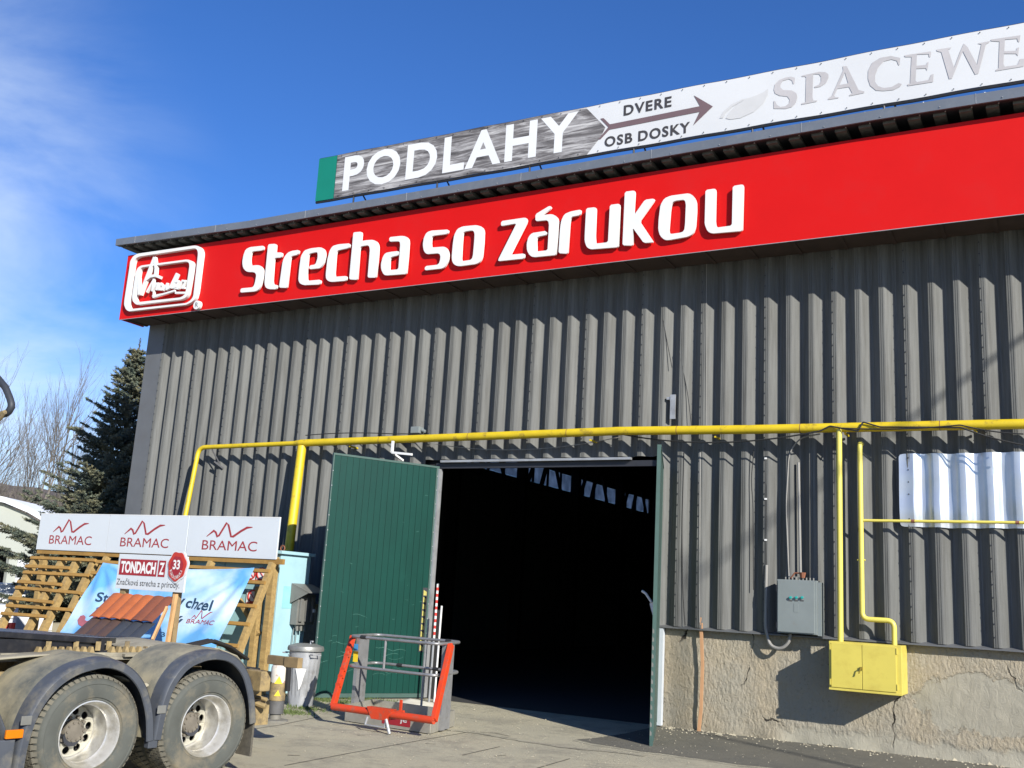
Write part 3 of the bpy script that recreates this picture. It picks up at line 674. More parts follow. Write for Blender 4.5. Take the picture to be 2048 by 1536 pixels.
LET = [
(c1, [[(325,292),(170,308),(120,335),(95,400),(82,480),(90,540),(120,580),(150,590),(215,592),(238,610),(240,640),(225,720),(205,765),(65,778),(58,825),(225,812),(265,795),(295,745),(322,620),(322,560),(290,520),(260,512),(190,518),(178,500),(175,440),(188,368),(205,355),(310,345),(328,330)]]),
(c1, [[(385,275),(462,270),(470,290),(462,370),(530,368),(540,385),(530,425),(450,430),(443,480),(427,700),(440,735),(478,738),(480,752),(468,788),(380,785),(345,765),(335,720),(340,640),(375,290)]]),
(c1, [[(725,340),(650,350),(600,370),(560,420),(540,480),(500,768),(592,772),(630,440),(640,410),(715,393),(730,360)]]),
(c1, [[(960,310),(860,322),(790,345),(750,410),(730,560),(720,680),(735,720),(780,740),(965,733),(978,700),(970,678),(840,690),(820,680),(818,600),(836,400),(850,380),(930,362),(940,375),(940,430),(915,505),(848,517),(842,560),(970,547),(1010,490),(1030,400),(1025,350),(1000,318)]]),
(c1, [[(1305,265),(1180,275),(1110,295),(1075,350),(1050,450),(1032,620),(1035,670),(1070,700),(1110,703),(1265,690),(1272,650),(1265,636),(1145,645),(1132,620),(1150,380),(1165,345),(1290,318),(1305,300)]]),
(c1, [[(1350,140),(1435,132),(1445,150),(1435,240),(1500,228),(1570,225),(1615,245),(1635,290),(1630,400),(1605,655),(1508,655),(1535,330),(1520,285),(1430,298),(1418,330),(1392,680),(1298,675),(1345,155)]]),
(c1, [[(1755,195),(1890,180),(1940,185),(1970,205),(1980,240),(1970,400),(1950,613),(1720,630),(1690,620),(1662,560),(1660,500),(1680,420),(1710,375),(1770,362),(1855,352),(1862,365),(1860,400),(1780,418),(1762,440),(1757,570),(1858,560),(1880,270),(1870,240),(1755,245)]]),
(c2, [[(380,335),(180,348),(130,370),(100,430),(88,510),(100,580),(130,615),(270,605),(290,630),(285,690),(265,735),(115,752),(108,800),(310,778),(345,755),(380,680),(385,600),(360,545),(330,530),(190,540),(182,500),(188,420),(205,405),(365,385),(380,365)]]),
(c2, [[(700,285),(540,300),(480,330),(445,400),(430,500),(417,650),(425,710),(460,745),(510,752),(690,728),(740,705),(765,650),(780,500),(787,350),(765,305)], [(640,345),(560,358),(545,380),(535,500),(525,680),(540,695),(640,680),(658,640),(675,450),(678,380),(665,350)]]),
(c2, [[(980,240),(1250,200),(1275,210),(1275,250),(1085,622),(1240,608),(1248,625),(1240,665),(950,695),(945,680),(1155,265),(985,295),(978,285)]]),
(c2, [[(1370,240),(1370,162),(1530,65),(1550,75),(1548,98),(1440,170),(1560,160),(1610,185),(1630,220),(1625,400),(1605,625),(1350,650),(1310,635),(1275,580),(1270,500),(1290,420),(1330,375),(1495,350),(1500,395),(1400,415),(1382,440),(1385,585),(1508,572),(1525,270),(1510,228)]]),
(c2, [[(1885,108),(1770,130),(1700,160),(1665,230),(1650,320),(1632,605),(1738,610),(1762,250),(1775,190),(1880,170),(1890,130)]]),
(c3, [[(70,378),(170,366),(185,380),(172,700),(180,780),(318,765),(340,340),(440,326),(455,340),(435,820),(120,845),(75,820),(52,750),(55,650)]]),
(c3, [[(510,190),(615,176),(628,190),(612,460),(740,280),(840,268),(850,285),(678,525),(838,765),(725,772),(600,600),(603,802),(483,800)]]),
(c3, [[(1240,207),(1030,235),(960,265),(915,340),(895,500),(890,620),(910,690),(960,738),(1010,740),(1230,700),(1290,665),(1315,590),(1328,400),(1325,300),(1295,240)], [(1190,278),(1080,292),(1045,315),(1030,400),(1010,640),(1025,672),(1150,655),(1185,635),(1195,560),(1205,330)]]),
(c3, [[(1428,170),(1535,154),(1548,170),(1540,540),(1555,598),(1728,575),(1738,125),(1850,106),(1862,120),(1850,635),(1500,665),(1450,640),(1418,560),(1420,480)]]),
]
for (org, sc_), lps in LET: wall_outline('letter', lps, org, sc_, YL+.012, .034, M_white, sg)
c4 = ((240,470), 8.533)
wall_outline('logo_frame', [[(1270,178),(300,318),(230,355),(175,440),(150,620),(75,1100),(68,1190),(100,1270),(150,1303),(1130,1190),(1230,1140),(1290,1080),(1320,960),(1405,300),(1380,220),(1330,185)], [(1270,225),(330,365),(265,400),(235,470),(150,1100),(145,1180),(165,1240),(200,1262),(1130,1160),(1210,1110),(1250,1040),(1330,330),(1325,270),(1300,235)]], *c4, YL, .07, M_white, sg)
wall_outline('logo_frame', [[(1130,418),(360,520),(300,560),(265,640),(205,1050),(215,1130),(270,1185),(320,1188),(1040,1100),(1120,1070),(1160,1010),(1250,500),(1230,450),(1190,425)], [(1130,450),(370,550),(340,590),(330,650),(265,1050),(275,1110),(310,1145),(1030,1065),(1090,1030),(1120,970),(1185,520),(1175,470)]], *c4, YL, .07, M_white, sg)
def strokes(name, lst, org, sc_, y, material, parent, base):
    t = MB(); k = 0
    for w, pts in lst:
        P = [at(org[0]+a/sc_, org[1]+b/sc_, y=y) for a, b in pts]
        for p, q in zip(P, P[1:]):
            d = (q-p).normalized(); s = Vector((-d.z, 0, d.x))*w/2; e2 = d*w*.3; yy = Vector((0, -.0012*k, 0)); k = (k+1) % 9
            t.prism([p-s-e2+yy, q-s+e2+yy, q+s+e2+yy, p+s-e2+yy], (0, base, 0))
    return t.build(name, material, parent)
strokes('logo_emblem', [(.062,[(312,745),(318,1000)]),(.075,[(345,1000),(430,780),(580,395)]),(.06,[(585,395),(610,560),(598,690)]),(.055,[(440,768),(520,705),(610,690),(680,720)])], *c4, YL-.002, M_white, sg, .06)
strokes('logo_lettering', [(.045,[(455,965),(570,760),(545,945),(620,830),(650,830),(620,930)]),(.042,[(650,930),(700,830),(735,870),(705,930),(660,920)]),(.042,[(735,935),(800,830),(790,925),(850,890),(960,665),(985,680),(890,900)]),
    (.038,[(890,900),(960,880),(1000,790),(940,800),(925,900),(990,910)]),(.038,[(1000,900),(1060,780),(1120,785),(1060,900),(1100,900)]),(.035,[(575,960),(570,1060),(930,950)]),(.03,[(560,1040),(720,1010),(900,955)]),(.04,[(945,985),(1110,985)])], *c4, YL-.006, M_white, sg, .045)
cc = at(240+1315/8.533, 470+1195/8.533, y=YL)
t = MB(); t.lathe([(0,-.012),(.085,-.012),(.085,.05),(0,.05)], (cc.x, cc.y, cc.z), 'y', 20); o = t.build('registered_mark', M_white, sg)
text_on('registered_letter', 'R', (cc.x-.035, cc.y-.0145, cc.z-.045), (.075,0,0), (0,0,.09), M_print_dark, sg)

# ================================================================== BANNER ON THE ROOF
YB = -.80
bn = empty('roof_banner', (-6, YB, 8.1), 'long white printed banner standing along the roof edge, teal at its end', 'banner')
bl = at(630, 403, y=YB); br = at(2040, 176-5, y=YB); tl = at(637, 318, y=YB); tr = at(2040, 46, y=YB)
zb, zt_ = at(667,396,y=YB).z, at(672,311,y=YB).z
zb2, zt2 = at(2040,160,y=YB).z, at(2040,46,y=YB).z
xt0, xt1, xp1 = at(630,403,y=YB).x, at(667,396,y=YB).x, at(1170,280,y=YB).x
def bz(u, x):  # height at fraction u of the banner
    k = (x-xt0)/(-.4-xt0); a = zb+(zb2-zb)*k; b = zt_+(zt2-zt_)*k
    return a+(b-a)*u
def ban(x, u): 
    return Vector((x, YB+.004*math.sin(x*2.1+u*2)+.005*noise.noise(Vector((x*.9, u, 0))), bz(u, x)+.004*math.sin(x*5.2)*(abs(u-.5)*2)))
XB1 = 5.5
def strip_mesh(name, x0, x1, material, dy=0, shape=None, back=.012):
    n = int((x1-x0)/.1)+1; m_ = 6; vs = []; fs = []
    for a in range(n+1):
        for b in range(m_+1):
            u = b/m_; xa, xb = (x0, x1) if shape is None else shape(u, x0, x1)
            p = ban(xa+(xb-xa)*a/n, u); vs.append((p.x, p.y-dy, p.z))
    for a in range(n):
        for b in range(m_): fs.append((a*(m_+1)+b, (a+1)*(m_+1)+b, (a+1)*(m_+1)+b+1, a*(m_+1)+b+1))
    mb = MB(); mb.add(vs, fs)
    k = len(vs); mb.add([(x, y+back, z) for x, y, z in vs], [f[::-1] for f in fs])
    return mb.build(name, material, bn, smooth=True)
strip_mesh('teal_end', xt0, xt1-.006, M_teal)
xv = at(1213,275,y=YB).x
cut = lambda u, a, b: (a, (at(1165,218,y=YB).x if u > .5 else at(1160,313,y=YB).x)+(xv-at(1165,218,y=YB).x)*(1-abs(u-.48)*2))
strip_mesh('wood_print', xt1, xp1, M_plank, 0, lambda u, a, b: (a, xv-abs(u-.46)*1.55*(xv-at(1163,218,y=YB).x)-.0))
strip_mesh('sheet', xt1+.01, XB1, M_banner, -.003, back=.008)
fz = YB-.004
def onto(o):
    me = o.data; bm = bmesh.new(); bm.from_mesh(me)
    xs = [v.co.x for v in bm.verts]; x = min(xs)+.15
    while x < max(xs):
        bmesh.ops.bisect_plane(bm, geom=bm.verts[:]+bm.edges[:]+bm.faces[:], plane_co=(x,0,0), plane_no=(1,0,0)); x += .15
    for v in bm.verts:
        b0 = bz(0, v.co.x); b1 = bz(1, v.co.x); u = (v.co.z-b0)/(b1-b0); v.co.y = ban(v.co.x, u).y-.002
    bm.to_mesh(me); bm.free(); return o
def mk(s, pbl, ptl, pbr, material, offset, name='print'):
    a = at(*pbl, y=fz); b = at(*ptl, y=fz); c = at(*pbr, y=fz)
    onto(text_on(name, s, (a.x, fz, a.z), (c.x-a.x, 0, 0), (0, 0, b.z-a.z), material, bn, offset))
M_print_white = mat('print_white', (.78,.79,.80), .5, 0, .02)
SPC = 1.16
mk('PODLAHY', (683.6,383), (689.6,314), (1153,302), M_print_white, .03, 'large_word_print')
mk('DVERE', (1247,231.5), (1247.5,211), (1343,214), M_print_dark, .028, 'small_word_print')
mk('OSB', (1208.5,294.5), (1209,274), (1264.5,277), M_print_dark, .028, 'small_word_print')
mk('DOSKY', (1276,283), (1276,262), (1380,263), M_print_dark, .028, 'small_word_print')
SPC = 1.0
def flat_outline(name, loops, org, sc_, y, material, parent):
    L2 = [[(lambda w: (w.x, w.z))(at(org[0]+a/sc_, org[1]+b/sc_, y=y)) for a, b in lp] for lp in loops]
    me = outline_mesh(L2)
    for v in me.vertices: v.co = Vector((v.co.x, y, v.co.y))
    return onto(link_mesh(name, me, material, parent))
c5 = ((1420,60), 5.689); c6 = ((1160,160), 6.827); c7 = ((1748,30), 5.12)
flat_outline('arrow_print', [[(1555,210),(1815,362),(1545,620),(1635,435),(400,675),(280,805),(245,812),(385,640),(275,525),(320,518),(405,602),(1640,358)]], *c6, fz, M_print_brown, bn)
for lp, c in [([[(965,540),(960,608),(945,612),(930,570),(895,555),(830,575),(800,620),(800,650),(830,680),(930,685),(980,715),(992,760),(975,830),(930,875),(860,895),(725,893),(722,808),(740,805),(760,850),(800,875),(860,865),(900,830),(905,790),(880,755),(790,745),(740,720),(725,680),(735,620),(780,570),(850,540),(920,528)]], c5),
    ([[(1045,515),(1240,473),(1310,475),(1345,500),(1348,540),(1320,600),(1260,640),(1190,655),(1188,640),(1240,620),(1262,580),(1262,530),(1240,500),(1190,498),(1172,505),(1165,760),(1175,800),(1218,798),(1215,812),(1040,848),(1042,832),(1085,820),(1092,540),(1080,525),(1045,528)]], c5),
    ([[(1510,410),(1555,410),(1690,680),(1755,695),(1755,712),(1585,748),(1585,735),(1618,715),(1580,645),(1450,665),(1412,745),(1430,762),(1465,760),(1462,772),(1340,790),(1345,775),(1385,745),(1515,455)], [(1535,480),(1472,622),(1572,605)]], c5),
    ([[(270,440),(262,515),(250,510),(235,470),(180,455),(100,475),(40,540),(10,620),(10,680),(40,725),(100,745),(180,735),(250,695),(285,705),(270,730),(200,765),(100,775),(20,770),(-40,720),(-62,650),(-60,570),(-20,490),(60,440),(170,420)]], c7),
    ([[(310,415),(585,372),(580,430),(565,430),(560,400),(440,405),(435,520),(535,510),(545,485),(560,485),(545,570),(530,545),(432,550),(425,670),(440,685),(560,665),(585,610),(610,605),(605,685),(345,725),(340,710),(370,700),(385,430),(320,430)]], c7),
    ([[(640,355),(790,330),(785,345),(760,355),(820,540),(880,380),(920,290),(960,330),(1055,510),(1100,300),(1060,290),(1190,265),(1180,280),(1145,300),(1070,600),(1035,610),(910,370),(800,650),(770,655),(690,380),(645,370)]], c7),
    ([[(1195,250),(1500,205),(1490,275),(1475,270),(1465,240),(1340,250),(1335,370),(1455,365),(1465,335),(1485,330),(1475,420),(1455,395),(1330,395),(1325,500),(1340,530),(1470,510),(1495,450),(1540,445),(1535,525),(1245,575),(1250,560),(1275,545),(1285,270),(1200,265)]], c7)]:
    flat_outline('serif_letter', lp, *c, fz, M_print_grey, bn)
flat_outline('leaf_print', [[(660,665),(655,740),(610,830),(500,930),(350,1000),(230,1018),(180,1005),(220,940),(300,850),(400,790),(520,745),(600,710)]], *c5, fz, M_print_pale, bn)
flat_outline('leaf_print', [[(495,760),(380,800),(260,870),(180,940),(150,1000),(110,1005),(150,930),(240,850),(360,790)]], *c5, fz, M_print_pale, bn)
# frame: rails, eyelets, struts
t = MB(); P = [ban(xt0+(XB1-xt0)*k/60, 1.005)+Vector((0,.03,0)) for k in range(61)]; t.tube(P, .016, 6); P = [ban(xt0+(XB1-xt0)*k/60, -.02)+Vector((0,.03,0)) for k in range(61)]; t.tube(P, .022, 6); t.build('frame_rail', M_dark, bn)
t = MB(); x = xt1+.1
while x < XB1:
    for u in (.035, .965): p = ban(x, u); t.tube([p+Vector((0,-.004,0)), p+Vector((0,-.010,0))], .008, 6)
    x += .33
t.build('eyelets', M_dark, bn, kind='stuff')
for px, py in ((708,396),(875,368),(1060,335),(1268,300),(1505,256),(1768,212)):
    a = at(px, py-6, y=YB+.03); q = MB(); z0 = zc(a.x)
    q.tube([(a.x, YB+.03, z0-.02), (a.x, YB+.03, bz(.03, a.x))], .016, 6); q.build('strut', M_dark, bn)
    q = MB(); q.tube([(a.x+.12, -.35, z0-.02), (a.x+.12, YB+.05, bz(.03, a.x)+.05)], .014, 6); q.build('brace', M_dark, bn)
open_end = True
# ================================================================== YELLOW GAS PIPES
gp = empty('gas_pipe', (-6, -.28, 3.9), 'main yellow gas pipe running along the whole ribbed wall above the doorway with drops', 'pipe')
YP = -.28
pts = [at(400,893,y=YP), at(500,889,y=YP), at(592,886,y=YP)]
zl = [at(610,886,y=YP), at(900,875,y=YP), at(1240,862,y=YP), at(1500,859,y=YP), at(2040,848,y=YP)]
print('PIPE', [tuple(round(c,2) for c in p) for p in pts+zl])
zp = sum(p.z for p in zl)/len(zl)
xa = zl[0].x
zr = zl[-1].z; zm = zl[2].z
main = [Vector((xa-.1, YP, zl[0].z))]+[Vector((p.x, YP, p.z)) for p in zl[1:]]+[Vector((XR, YP, zl[-1].z))]
t = MB(); t.tube(main, .062, 14); t.build('main_pipe', M_yellow, gp, smooth=True)
t = MB()
for k in range(9):
    x = xa+1.6+k*1.72; 
    z = None
    for a, b in zip(main, main[1:]):
        if a.x <= x <= b.x: z = a.z+(b.z-a.z)*(x-a.x)/(b.x-a.x)
    t.tube([(x-.004, YP, z), (x+.004, YP, z)], .0635, 14)
t.build('weld_seam', M_rust, gp, smooth=True, kind='stuff')
d0 = at(400,900,y=YP); d1 = at(372,1034,y=-.50); dn = d1+(d1-d0)*1.35
q = rounded([Vector((xa-.1, YP, zl[0].z)), Vector((at(398,895,y=YP).x, YP, at(398,895,y=YP).z)), dn], .16)
t = MB(); t.tube(q, .042, 12); t.build('branch_pipe', M_yellow, gp, smooth=True)
t = MB(); t.tube([(xa-.22, YP, zl[0].z), (xa-.09, YP, zl[0].z)], [.044,.062], 14); t.build('reducer', M_yellow, gp, smooth=True)
d0 = at(604,893,y=YP); d1 = at(583,1060,y=-.45); dn = d1+(d1-d0)*1.0
t = MB(); t.tube([d0, dn], .078, 16); t.build('drop_pipe', M_yellow, gp, smooth=True)
def rod(name, pts, r, material, label, cat, group=None, rr=.05, n=8, parent=None):
    t = MB(); t.tube(rounded(pts, rr) if len(pts) > 2 else pts, r, n); o = t.build(name, material, parent, smooth=True)
    if label: tag(o, label, cat, group)
    return o
# wall brackets under the pipe
t = MB()
for px in (700, 1180, 1430, 1690, 1950):
    a = at(px, 880, y=YP); t.box((a.x-.012, YP-.0, zp-.10), (a.x+.012, -.05, zp-.075))
t.build('bracket', M_yellow, gp)
# slim pipes to the meter box
YQ = -.20
r1p = empty('thin_gas_pipe', (at(1680,1100,y=YQ).x, YQ, 1.3), 'straight pale yellow pipe dropping from the main pipe to the yellow meter box', 'pipe')
a = at(1679,856,y=YP); b = at(1683,1285,y=YQ-.04)
t = MB(); t.tube(rounded([Vector((a.x, YP-.03, a.z-.02)), Vector((b.x, YP-.02, b.z))], .05), .036, 12); t.build('tube', M_yellow2, r1p, smooth=True)
r2p = empty('bent_gas_pipe', (at(1720,1100,y=YQ).x, YQ, 1.3), 'pale yellow pipe with a stepped bend at the bottom and a side arm', 'pipe')
P = [at(1719,885,y=YQ), at(1725,1238,y=YQ), at(1788,1243,y=YQ), at(1792,1292,y=YQ)]
xx = (P[0].x+P[1].x)/2; P[0] = Vector((xx, YQ, P[0].z)); P[1] = Vector((xx, YQ, P[1].z)); P[2].z = P[1].z; P[3].x = P[2].x
t = MB(); t.tube(rounded([Vector((xx, -.03, P[0].z))]+P, .09), .032, 12); t.build('tube', M_yellow2, r2p, smooth=True)
a = at(1727,1041,y=YQ); b = at(2040,1049,y=YQ)
t = MB(); t.tube([Vector((xx, YQ, a.z)), Vector((b.x, YQ, a.z)), Vector((XR-2, YQ, a.z))], .019, 10); t.build('side_arm', M_yellow2, r2p, smooth=True)
t = MB()
for px in (1826,2035): q = at(px,1045,y=YQ); t.tube([(q.x-.02, YQ, a.z), (q.x+.02, YQ, a.z)], .022, 10)
t.build('rusty_clamp', M_rust, r2p)
t = MB(); t.tube([(xx-.05, YQ, at(1722,1120,y=YQ).z), (xx+.05, YQ, at(1722,1120,y=YQ).z)], .012, 6); t.build('clip', M_yellow2, r2p)

# yellow meter box
bx0, bx1, bz0, bz1, bd = -2.745, -1.915, .725, 1.302, .47
mb_ = empty('meter_box', (-2.33, -bd/2, bz0), 'bright yellow two door gas meter box hanging on the plaster base', 'cabinet')
t = MB(); t.box((bx0, -bd+.012, bz0), (bx1+.02, .0, bz1)); t.build('casing', M_yelbox, mb_, bevel=.006)
xm = (bx0+bx1)/2-.02
for xa_, xb_ in ((bx0+.03, xm-.003), (xm+.003, bx1-.04)):
    t = MB(); t.box((xa_, -bd-.006, bz0+.03), (xb_, -bd+.0115, bz1-.02)); t.build('door', M_yelbox, mb_, bevel=.004)
t = MB(); t.box((bx0, -bd-.002, bz0-.004), (bx1+.02, -bd+.0118, bz0+.022)); t.build('sill', M_yelbox, mb_, bevel=.003)
t = MB(); t.tube([(xm-.012, -bd-.02, 1.0), (xm-.012, -bd-.05, 1.0), (xm-.03, -bd-.05, .94)], .008, 6); t.box((xm-.02, -bd-.03, .985), (xm+.01, -bd-.0065, 1.02)); t.build('latch', mat('dull_brass', (.3,.22,.03), .5, .3), mb_)
t = MB()
for z in (.78, 1.2):
    t.box((bx0+.012, -bd-.012, z), (bx0+.028, -bd+.011, z+.07)); t.box((bx1-.038, -bd-.012, z), (bx1-.026, -bd+.011, z+.07))
t.build('hinge', M_yelbox, mb_)

# grey control cabinet
YC = -.24
ca, cb_ = at(1553,1157,y=YC), at(1643,1272,y=YC); 
gx0, gx1, gz0, gz1 = at(1554,1200,y=YC).x, at(1634,1200,y=YC).x, at(1600,1268,y=YC).z, at(1600,1160,y=YC).z
gc = empty('control_cabinet', ((gx0+gx1)/2, YC, gz0), 'grey steel control cabinet with three teal buttons on the ribbed wall', 'cabinet')
t = MB(); t.box((gx0, YC, gz0), (gx1, -.074, gz1)); t.build('casing', M_panelgrey, gc, bevel=.005)
t = MB(); t.box((gx0+.012, YC-.016, gz0+.015), (gx1-.03, YC-.0005, gz1-.015)); t.build('door', M_panelgrey, gc, bevel=.004)
t = MB(); t.box((gx1+.002, YC+.02, gz0-.01), (gx1+.05, -.074, gz1-.02)); t.build('side_rail', M_panelgrey, gc)
t = MB(); t.box((gx0-.012, YC-.006, gz0+.05), (gx0-.0005, YC+.02, gz0+.13)); t.box((gx0-.012, YC-.006, gz1-.16), (gx0-.0005, YC+.02, gz1-.08)); t.build('hinge', M_dark, gc)
for px in (1581.5, 1593, 1604.5):
    q = at(px, 1195, y=YC-.02); t = MB(); t.lathe([(0,-.030),(.017,-.028),(.017,0)], (q.x, YC-.016, q.z), 'y', 12); t.build('button', M_teallamp, gc, smooth=True)
    t = MB(); t.box((q.x-.028, YC-.0185, q.z-.048), (q.x+.018, YC-.0163, q.z-.034)); t.build('button_plate', M_print_dark, gc)
q = at(1593,1215,y=YC); t = MB(); t.box((q.x-.03, YC-.019, q.z-.06), (q.x+.03, YC-.0162, q.z+.05)); t.build('label_plate', M_panelgrey, gc)
t = MB()
for k in range(9):
    x = gx0+.09+k*.045; t.tube([(x, -.16, gz1), (x, -.16, gz1+.035)], .012, 6)
t.build('cable_gland', M_plastic, gc, kind='stuff')
q = at(1605,1146,y=-.16); t = MB(); t.tube([(q.x, -.16, gz1+.03), (q.x, -.16, gz1+.10)], [.03,.045], 8); t.tube([(q.x-.15,-.16,gz1+.02),(q.x-.10,-.16,gz1+.09),(q.x-.02,-.16,gz1+.09)], .011, 6); t.build('rusty_socket', M_rust, gc)

# cables on the wall
P = [at(1533,1130,y=-.09), at(1530,1255,y=-.10), at(1540,1292,y=-.12), at(1562,1299,y=-.13), at(1578,1285,y=-.13), at(1581,1268,y=-.13)]
rod('conduit', P, .022, M_wiregrey, 'grey conduit looping up into the bottom of the control cabinet', 'cable', rr=.12)
rod('cable', [at(1531,895,y=-.08), at(1533,1165,y=-.085), at(1531,1250,y=-.09)], .009, M_wire, 'thin black cable clipped down the wall left of the control cabinet', 'cable')
t = MB()
for py in (917, 998, 1080, 1164): q = at(1532, py, y=-.085); t.box((q.x-.018,-.10,q.z-.012), (q.x+.014,-.071,q.z+.012))
o = t.build('clip', M_white); o.parent = bpy.data.objects['cable']
rod('cable', [at(1578,1160,y=-.10), at(1572,1010,y=-.085), at(1578,905,y=-.09), at(1600,875,y=-.12), at(1640,868,y=-.25)], .010, M_wiregrey, 'grey cable rising from the control cabinet to the yellow main pipe', 'cable', rr=.2)
rod('metal_tube', [at(1601,1146,y=-.08), at(1597,925,y=-.08)], .018, M_wiregrey, 'upright grey tube above the control cabinet', 'pipe')
rod('cable', [at(1508,900,y=-.085), at(1502,960,y=-.08), at(1506,1005,y=-.085), at(1507,1180,y=-.085)], .007, M_wire, 'thin dark cable hanging on the wall, second left of the control cabinet', 'cable', rr=.2)
rod('cable', [at(1368,905,y=-.08), at(1364,1050,y=-.08), at(1365,1180,y=-.08), at(1370,1250,y=-.085)], .006, M_wire, 'thin dark wire on the wall just right of the open green door leaf', 'wire', rr=.2)
rod('cable', [at(1344,735,y=-.085), at(1326,640,y=-.085)], .006, M_wire, 'short dark wire running up the ribs above the small bracket', 'wire')
rod('cable', [at(1358,700,y=-.08), at(1376,790,y=-.085), at(1383,852,y=-.09)], .006, M_wire, 'dark wire hanging down to the yellow pipe right of the small bracket', 'wire', rr=.2)
rod('cable', [at(1413,528,y=-.10), at(1413,606,y=-.085), at(1412,860,y=-.085)], .004, M_wiregrey, 'straight pale wire from the red sign down the ribs', 'wire')
yy = YP-.08
rod('cable', sag(at(1240,868,y=-.2), at(1640,862,y=yy), .14)+[at(1660,852,y=yy), at(1690,858,y=yy), at(1716,862,y=yy), at(1726,844,y=yy), at(1760,854,y=yy), at(1920,855,y=yy)]+sag(at(1925,856,y=yy), at(2047,890,y=yy), .02), .011, M_wire, 'black cable wound along the right end of the yellow main pipe', 'cable', rr=.02, n=6)
rod('cable', sag(at(1680,856,y=yy-.01), at(1920,850,y=yy-.01), .03)+sag(at(1925,851,y=yy-.01), at(2047,868,y=yy-.01), .02), .009, M_wire, 'second thinner black cable lying over the yellow main pipe at the right', 'cable', rr=.02, n=6)
rod('cable', sag(at(610,882,y=-.2)+Vector((0,0,.1)), at(790,868,y=-.2), -.03)+sag(at(790,868,y=-.2), at(870,874,y=-.2), -.02), .008, M_wire, 'black cable arched above the pipe over the green door leaf', 'cable', rr=.02, n=6)
rod('cable', sag(at(870,888,y=-.11), at(1240,874,y=-.11), .14), .006, M_wiregrey, 'thin grey cable sagging under the pipe above the doorway', 'cable', rr=.02, n=6)
# small fittings
t = MB(); a = at(1339,790,y=-.09); b = at(1352,838,y=-.09); t.box((a.x+.02,-.11,b.z), (b.x-.01,-.085,a.z)); t.box((a.x-.04,-.10,a.z-.07),(a.x+.03,-.075,a.z-.03)); o = t.build('wall_bracket', M_galv); tag(o, 'small steel bracket bolted on the ribs above the yellow pipe', 'bracket')
t = MB(); a = at(825,858,y=-.16); t.box((a.x, -.22, a.z-.08), (a.x+.17, -.072, a.z+.03)); t.tube([(a.x+.17,-.15,a.z-.02),(a.x+.25,-.15,a.z-.05)], .03, 8); o = t.build('junction_box', M_panelgrey, bevel=.012); tag(o, 'small grey junction box sitting on top of the yellow pipe', 'box')
t = MB(); a = at(786,882,y=-.45); b = at(784,905,y=-.45); c = at(824,909,y=-.45); e_ = at(806,921,y=-.2)
t.beam(a, b, .035, .035); t.beam(b, c, .035, .035); t.beam(b, e_, .03, .03); o = t.build('lamp_bracket', M_white); tag(o, 'white angled metal arm hanging from the pipe over the green door leaf', 'bracket')
t = MB(); a = at(428,923,y=-.2); t.beam(a, at(446,937,y=-.06), .05, .03); t.beam(at(424,899,y=YP), at(438,925,y=-.15), .02, .02); o = t.build('pipe_support', M_dark); tag(o, 'bent dark support under the thin end of the yellow pipe', 'bracket')
# corrugated bright patch sheet
px0, px1 = at(1797,910,y=-.1).x, XR-4.5; z0, z1 = at(1900,1055,y=-.1).z, at(1900,906,y=-.1).z
pr = []; 
i = int((px0-X0R)/PR)-1
while rib_x(i) < px1+.3:
    x = rib_x(i)
    for k, (dx, y) in enumerate(((-.195, -RD-.012), (-.115, -RD-.014), (-.06,-RD*.5-.014), (-.03, -.024), (.027, -.022), (.07,-RD*.5-.014))):
        if x+dx > px0: pr.append((x+dx, y))
    i += 1
pr = [(px0, -.085), (px0+.10, -.065)]+[p for p in pr if p[0] > px0+.16]
vs = []; fs = []; nz = 14
for a in range(nz+1):
    z = z0+(z1-z0)*a/nz
    for x, y in pr: p = Vector((x, 0, z)); vs.append((x+.008*noise.noise(p*2.5), y-.014+.016*noise.noise(Vector((x*2.5, 2, z*3.2))), z+.012*noise.noise(Vector((x*2, 0, 0)))))
n = len(pr)
for a in range(nz):
    for k in range(n-1): fs.append((a*n+k, a*n+k+1, (a+1)*n+k+1, (a+1)*n+k))
t = MB(); t.add(vs, fs); o = t.build('patch_sheet', M_alu, smooth=True); me = o.data; me.polygons.foreach_set('use_smooth', [True]*len(me.polygons)); tag(o, 'bright silvery corrugated sheet patched over the ribbed wall at right', 'metal sheet')
md = o.modifiers.new('sub', 'SUBSURF'); md.levels = md.render_levels = 1
# fresh lath down the plaster
P = [at(1402,1246,y=-.07), at(1405,1330,y=-.06), at(1402,1420,y=-.05), at(1397,1468,y=-.05)]
t = MB()
for a, b in zip(P, P[1:]): t.beam(a, b+(b-a)*.002, .045, .012, up=(0,1,0))
t.beam(at(1402,1235,y=-.075), at(1400,1250,y=-.075), .02, .02)
o = t.build('wooden_lath', M_orangestrip); tag(o, 'bare pinkish wooden lath nailed upright on the plaster right of the door', 'lath')
t = MB(); P = [at(1400,905,y=-.085), at(1399,1245,y=-.085)]; t.tube(P, .010, 6); o = t.build('cable', M_wiregrey); tag(o, 'grey wire running down the ribs into the top of the wooden lath', 'wire')
A = at(2048,672,y=0); Bc = at(1364,1173,y=0); k = (7.8-A.z)/(Bc.z-A.z); Q = A+(Bc-A)*k; far = Bc+12*Vector((KX,-1,KZ))
t = MB(); t.tube([Q, far], .030, 8); o = t.build('overhead_cable', M_wire); tag(o, 'overhead cable out of frame whose thin shadow slants over the ribs at right', 'cable')
t = MB(); t.tube([Vector((far.x, far.y, 0)), far+Vector((0,0,.4))], [.05,.04], 8); o = t.build('utility_pole', M_woodold); tag(o, 'wooden pole outside the picture carrying the overhead cable', 'pole')
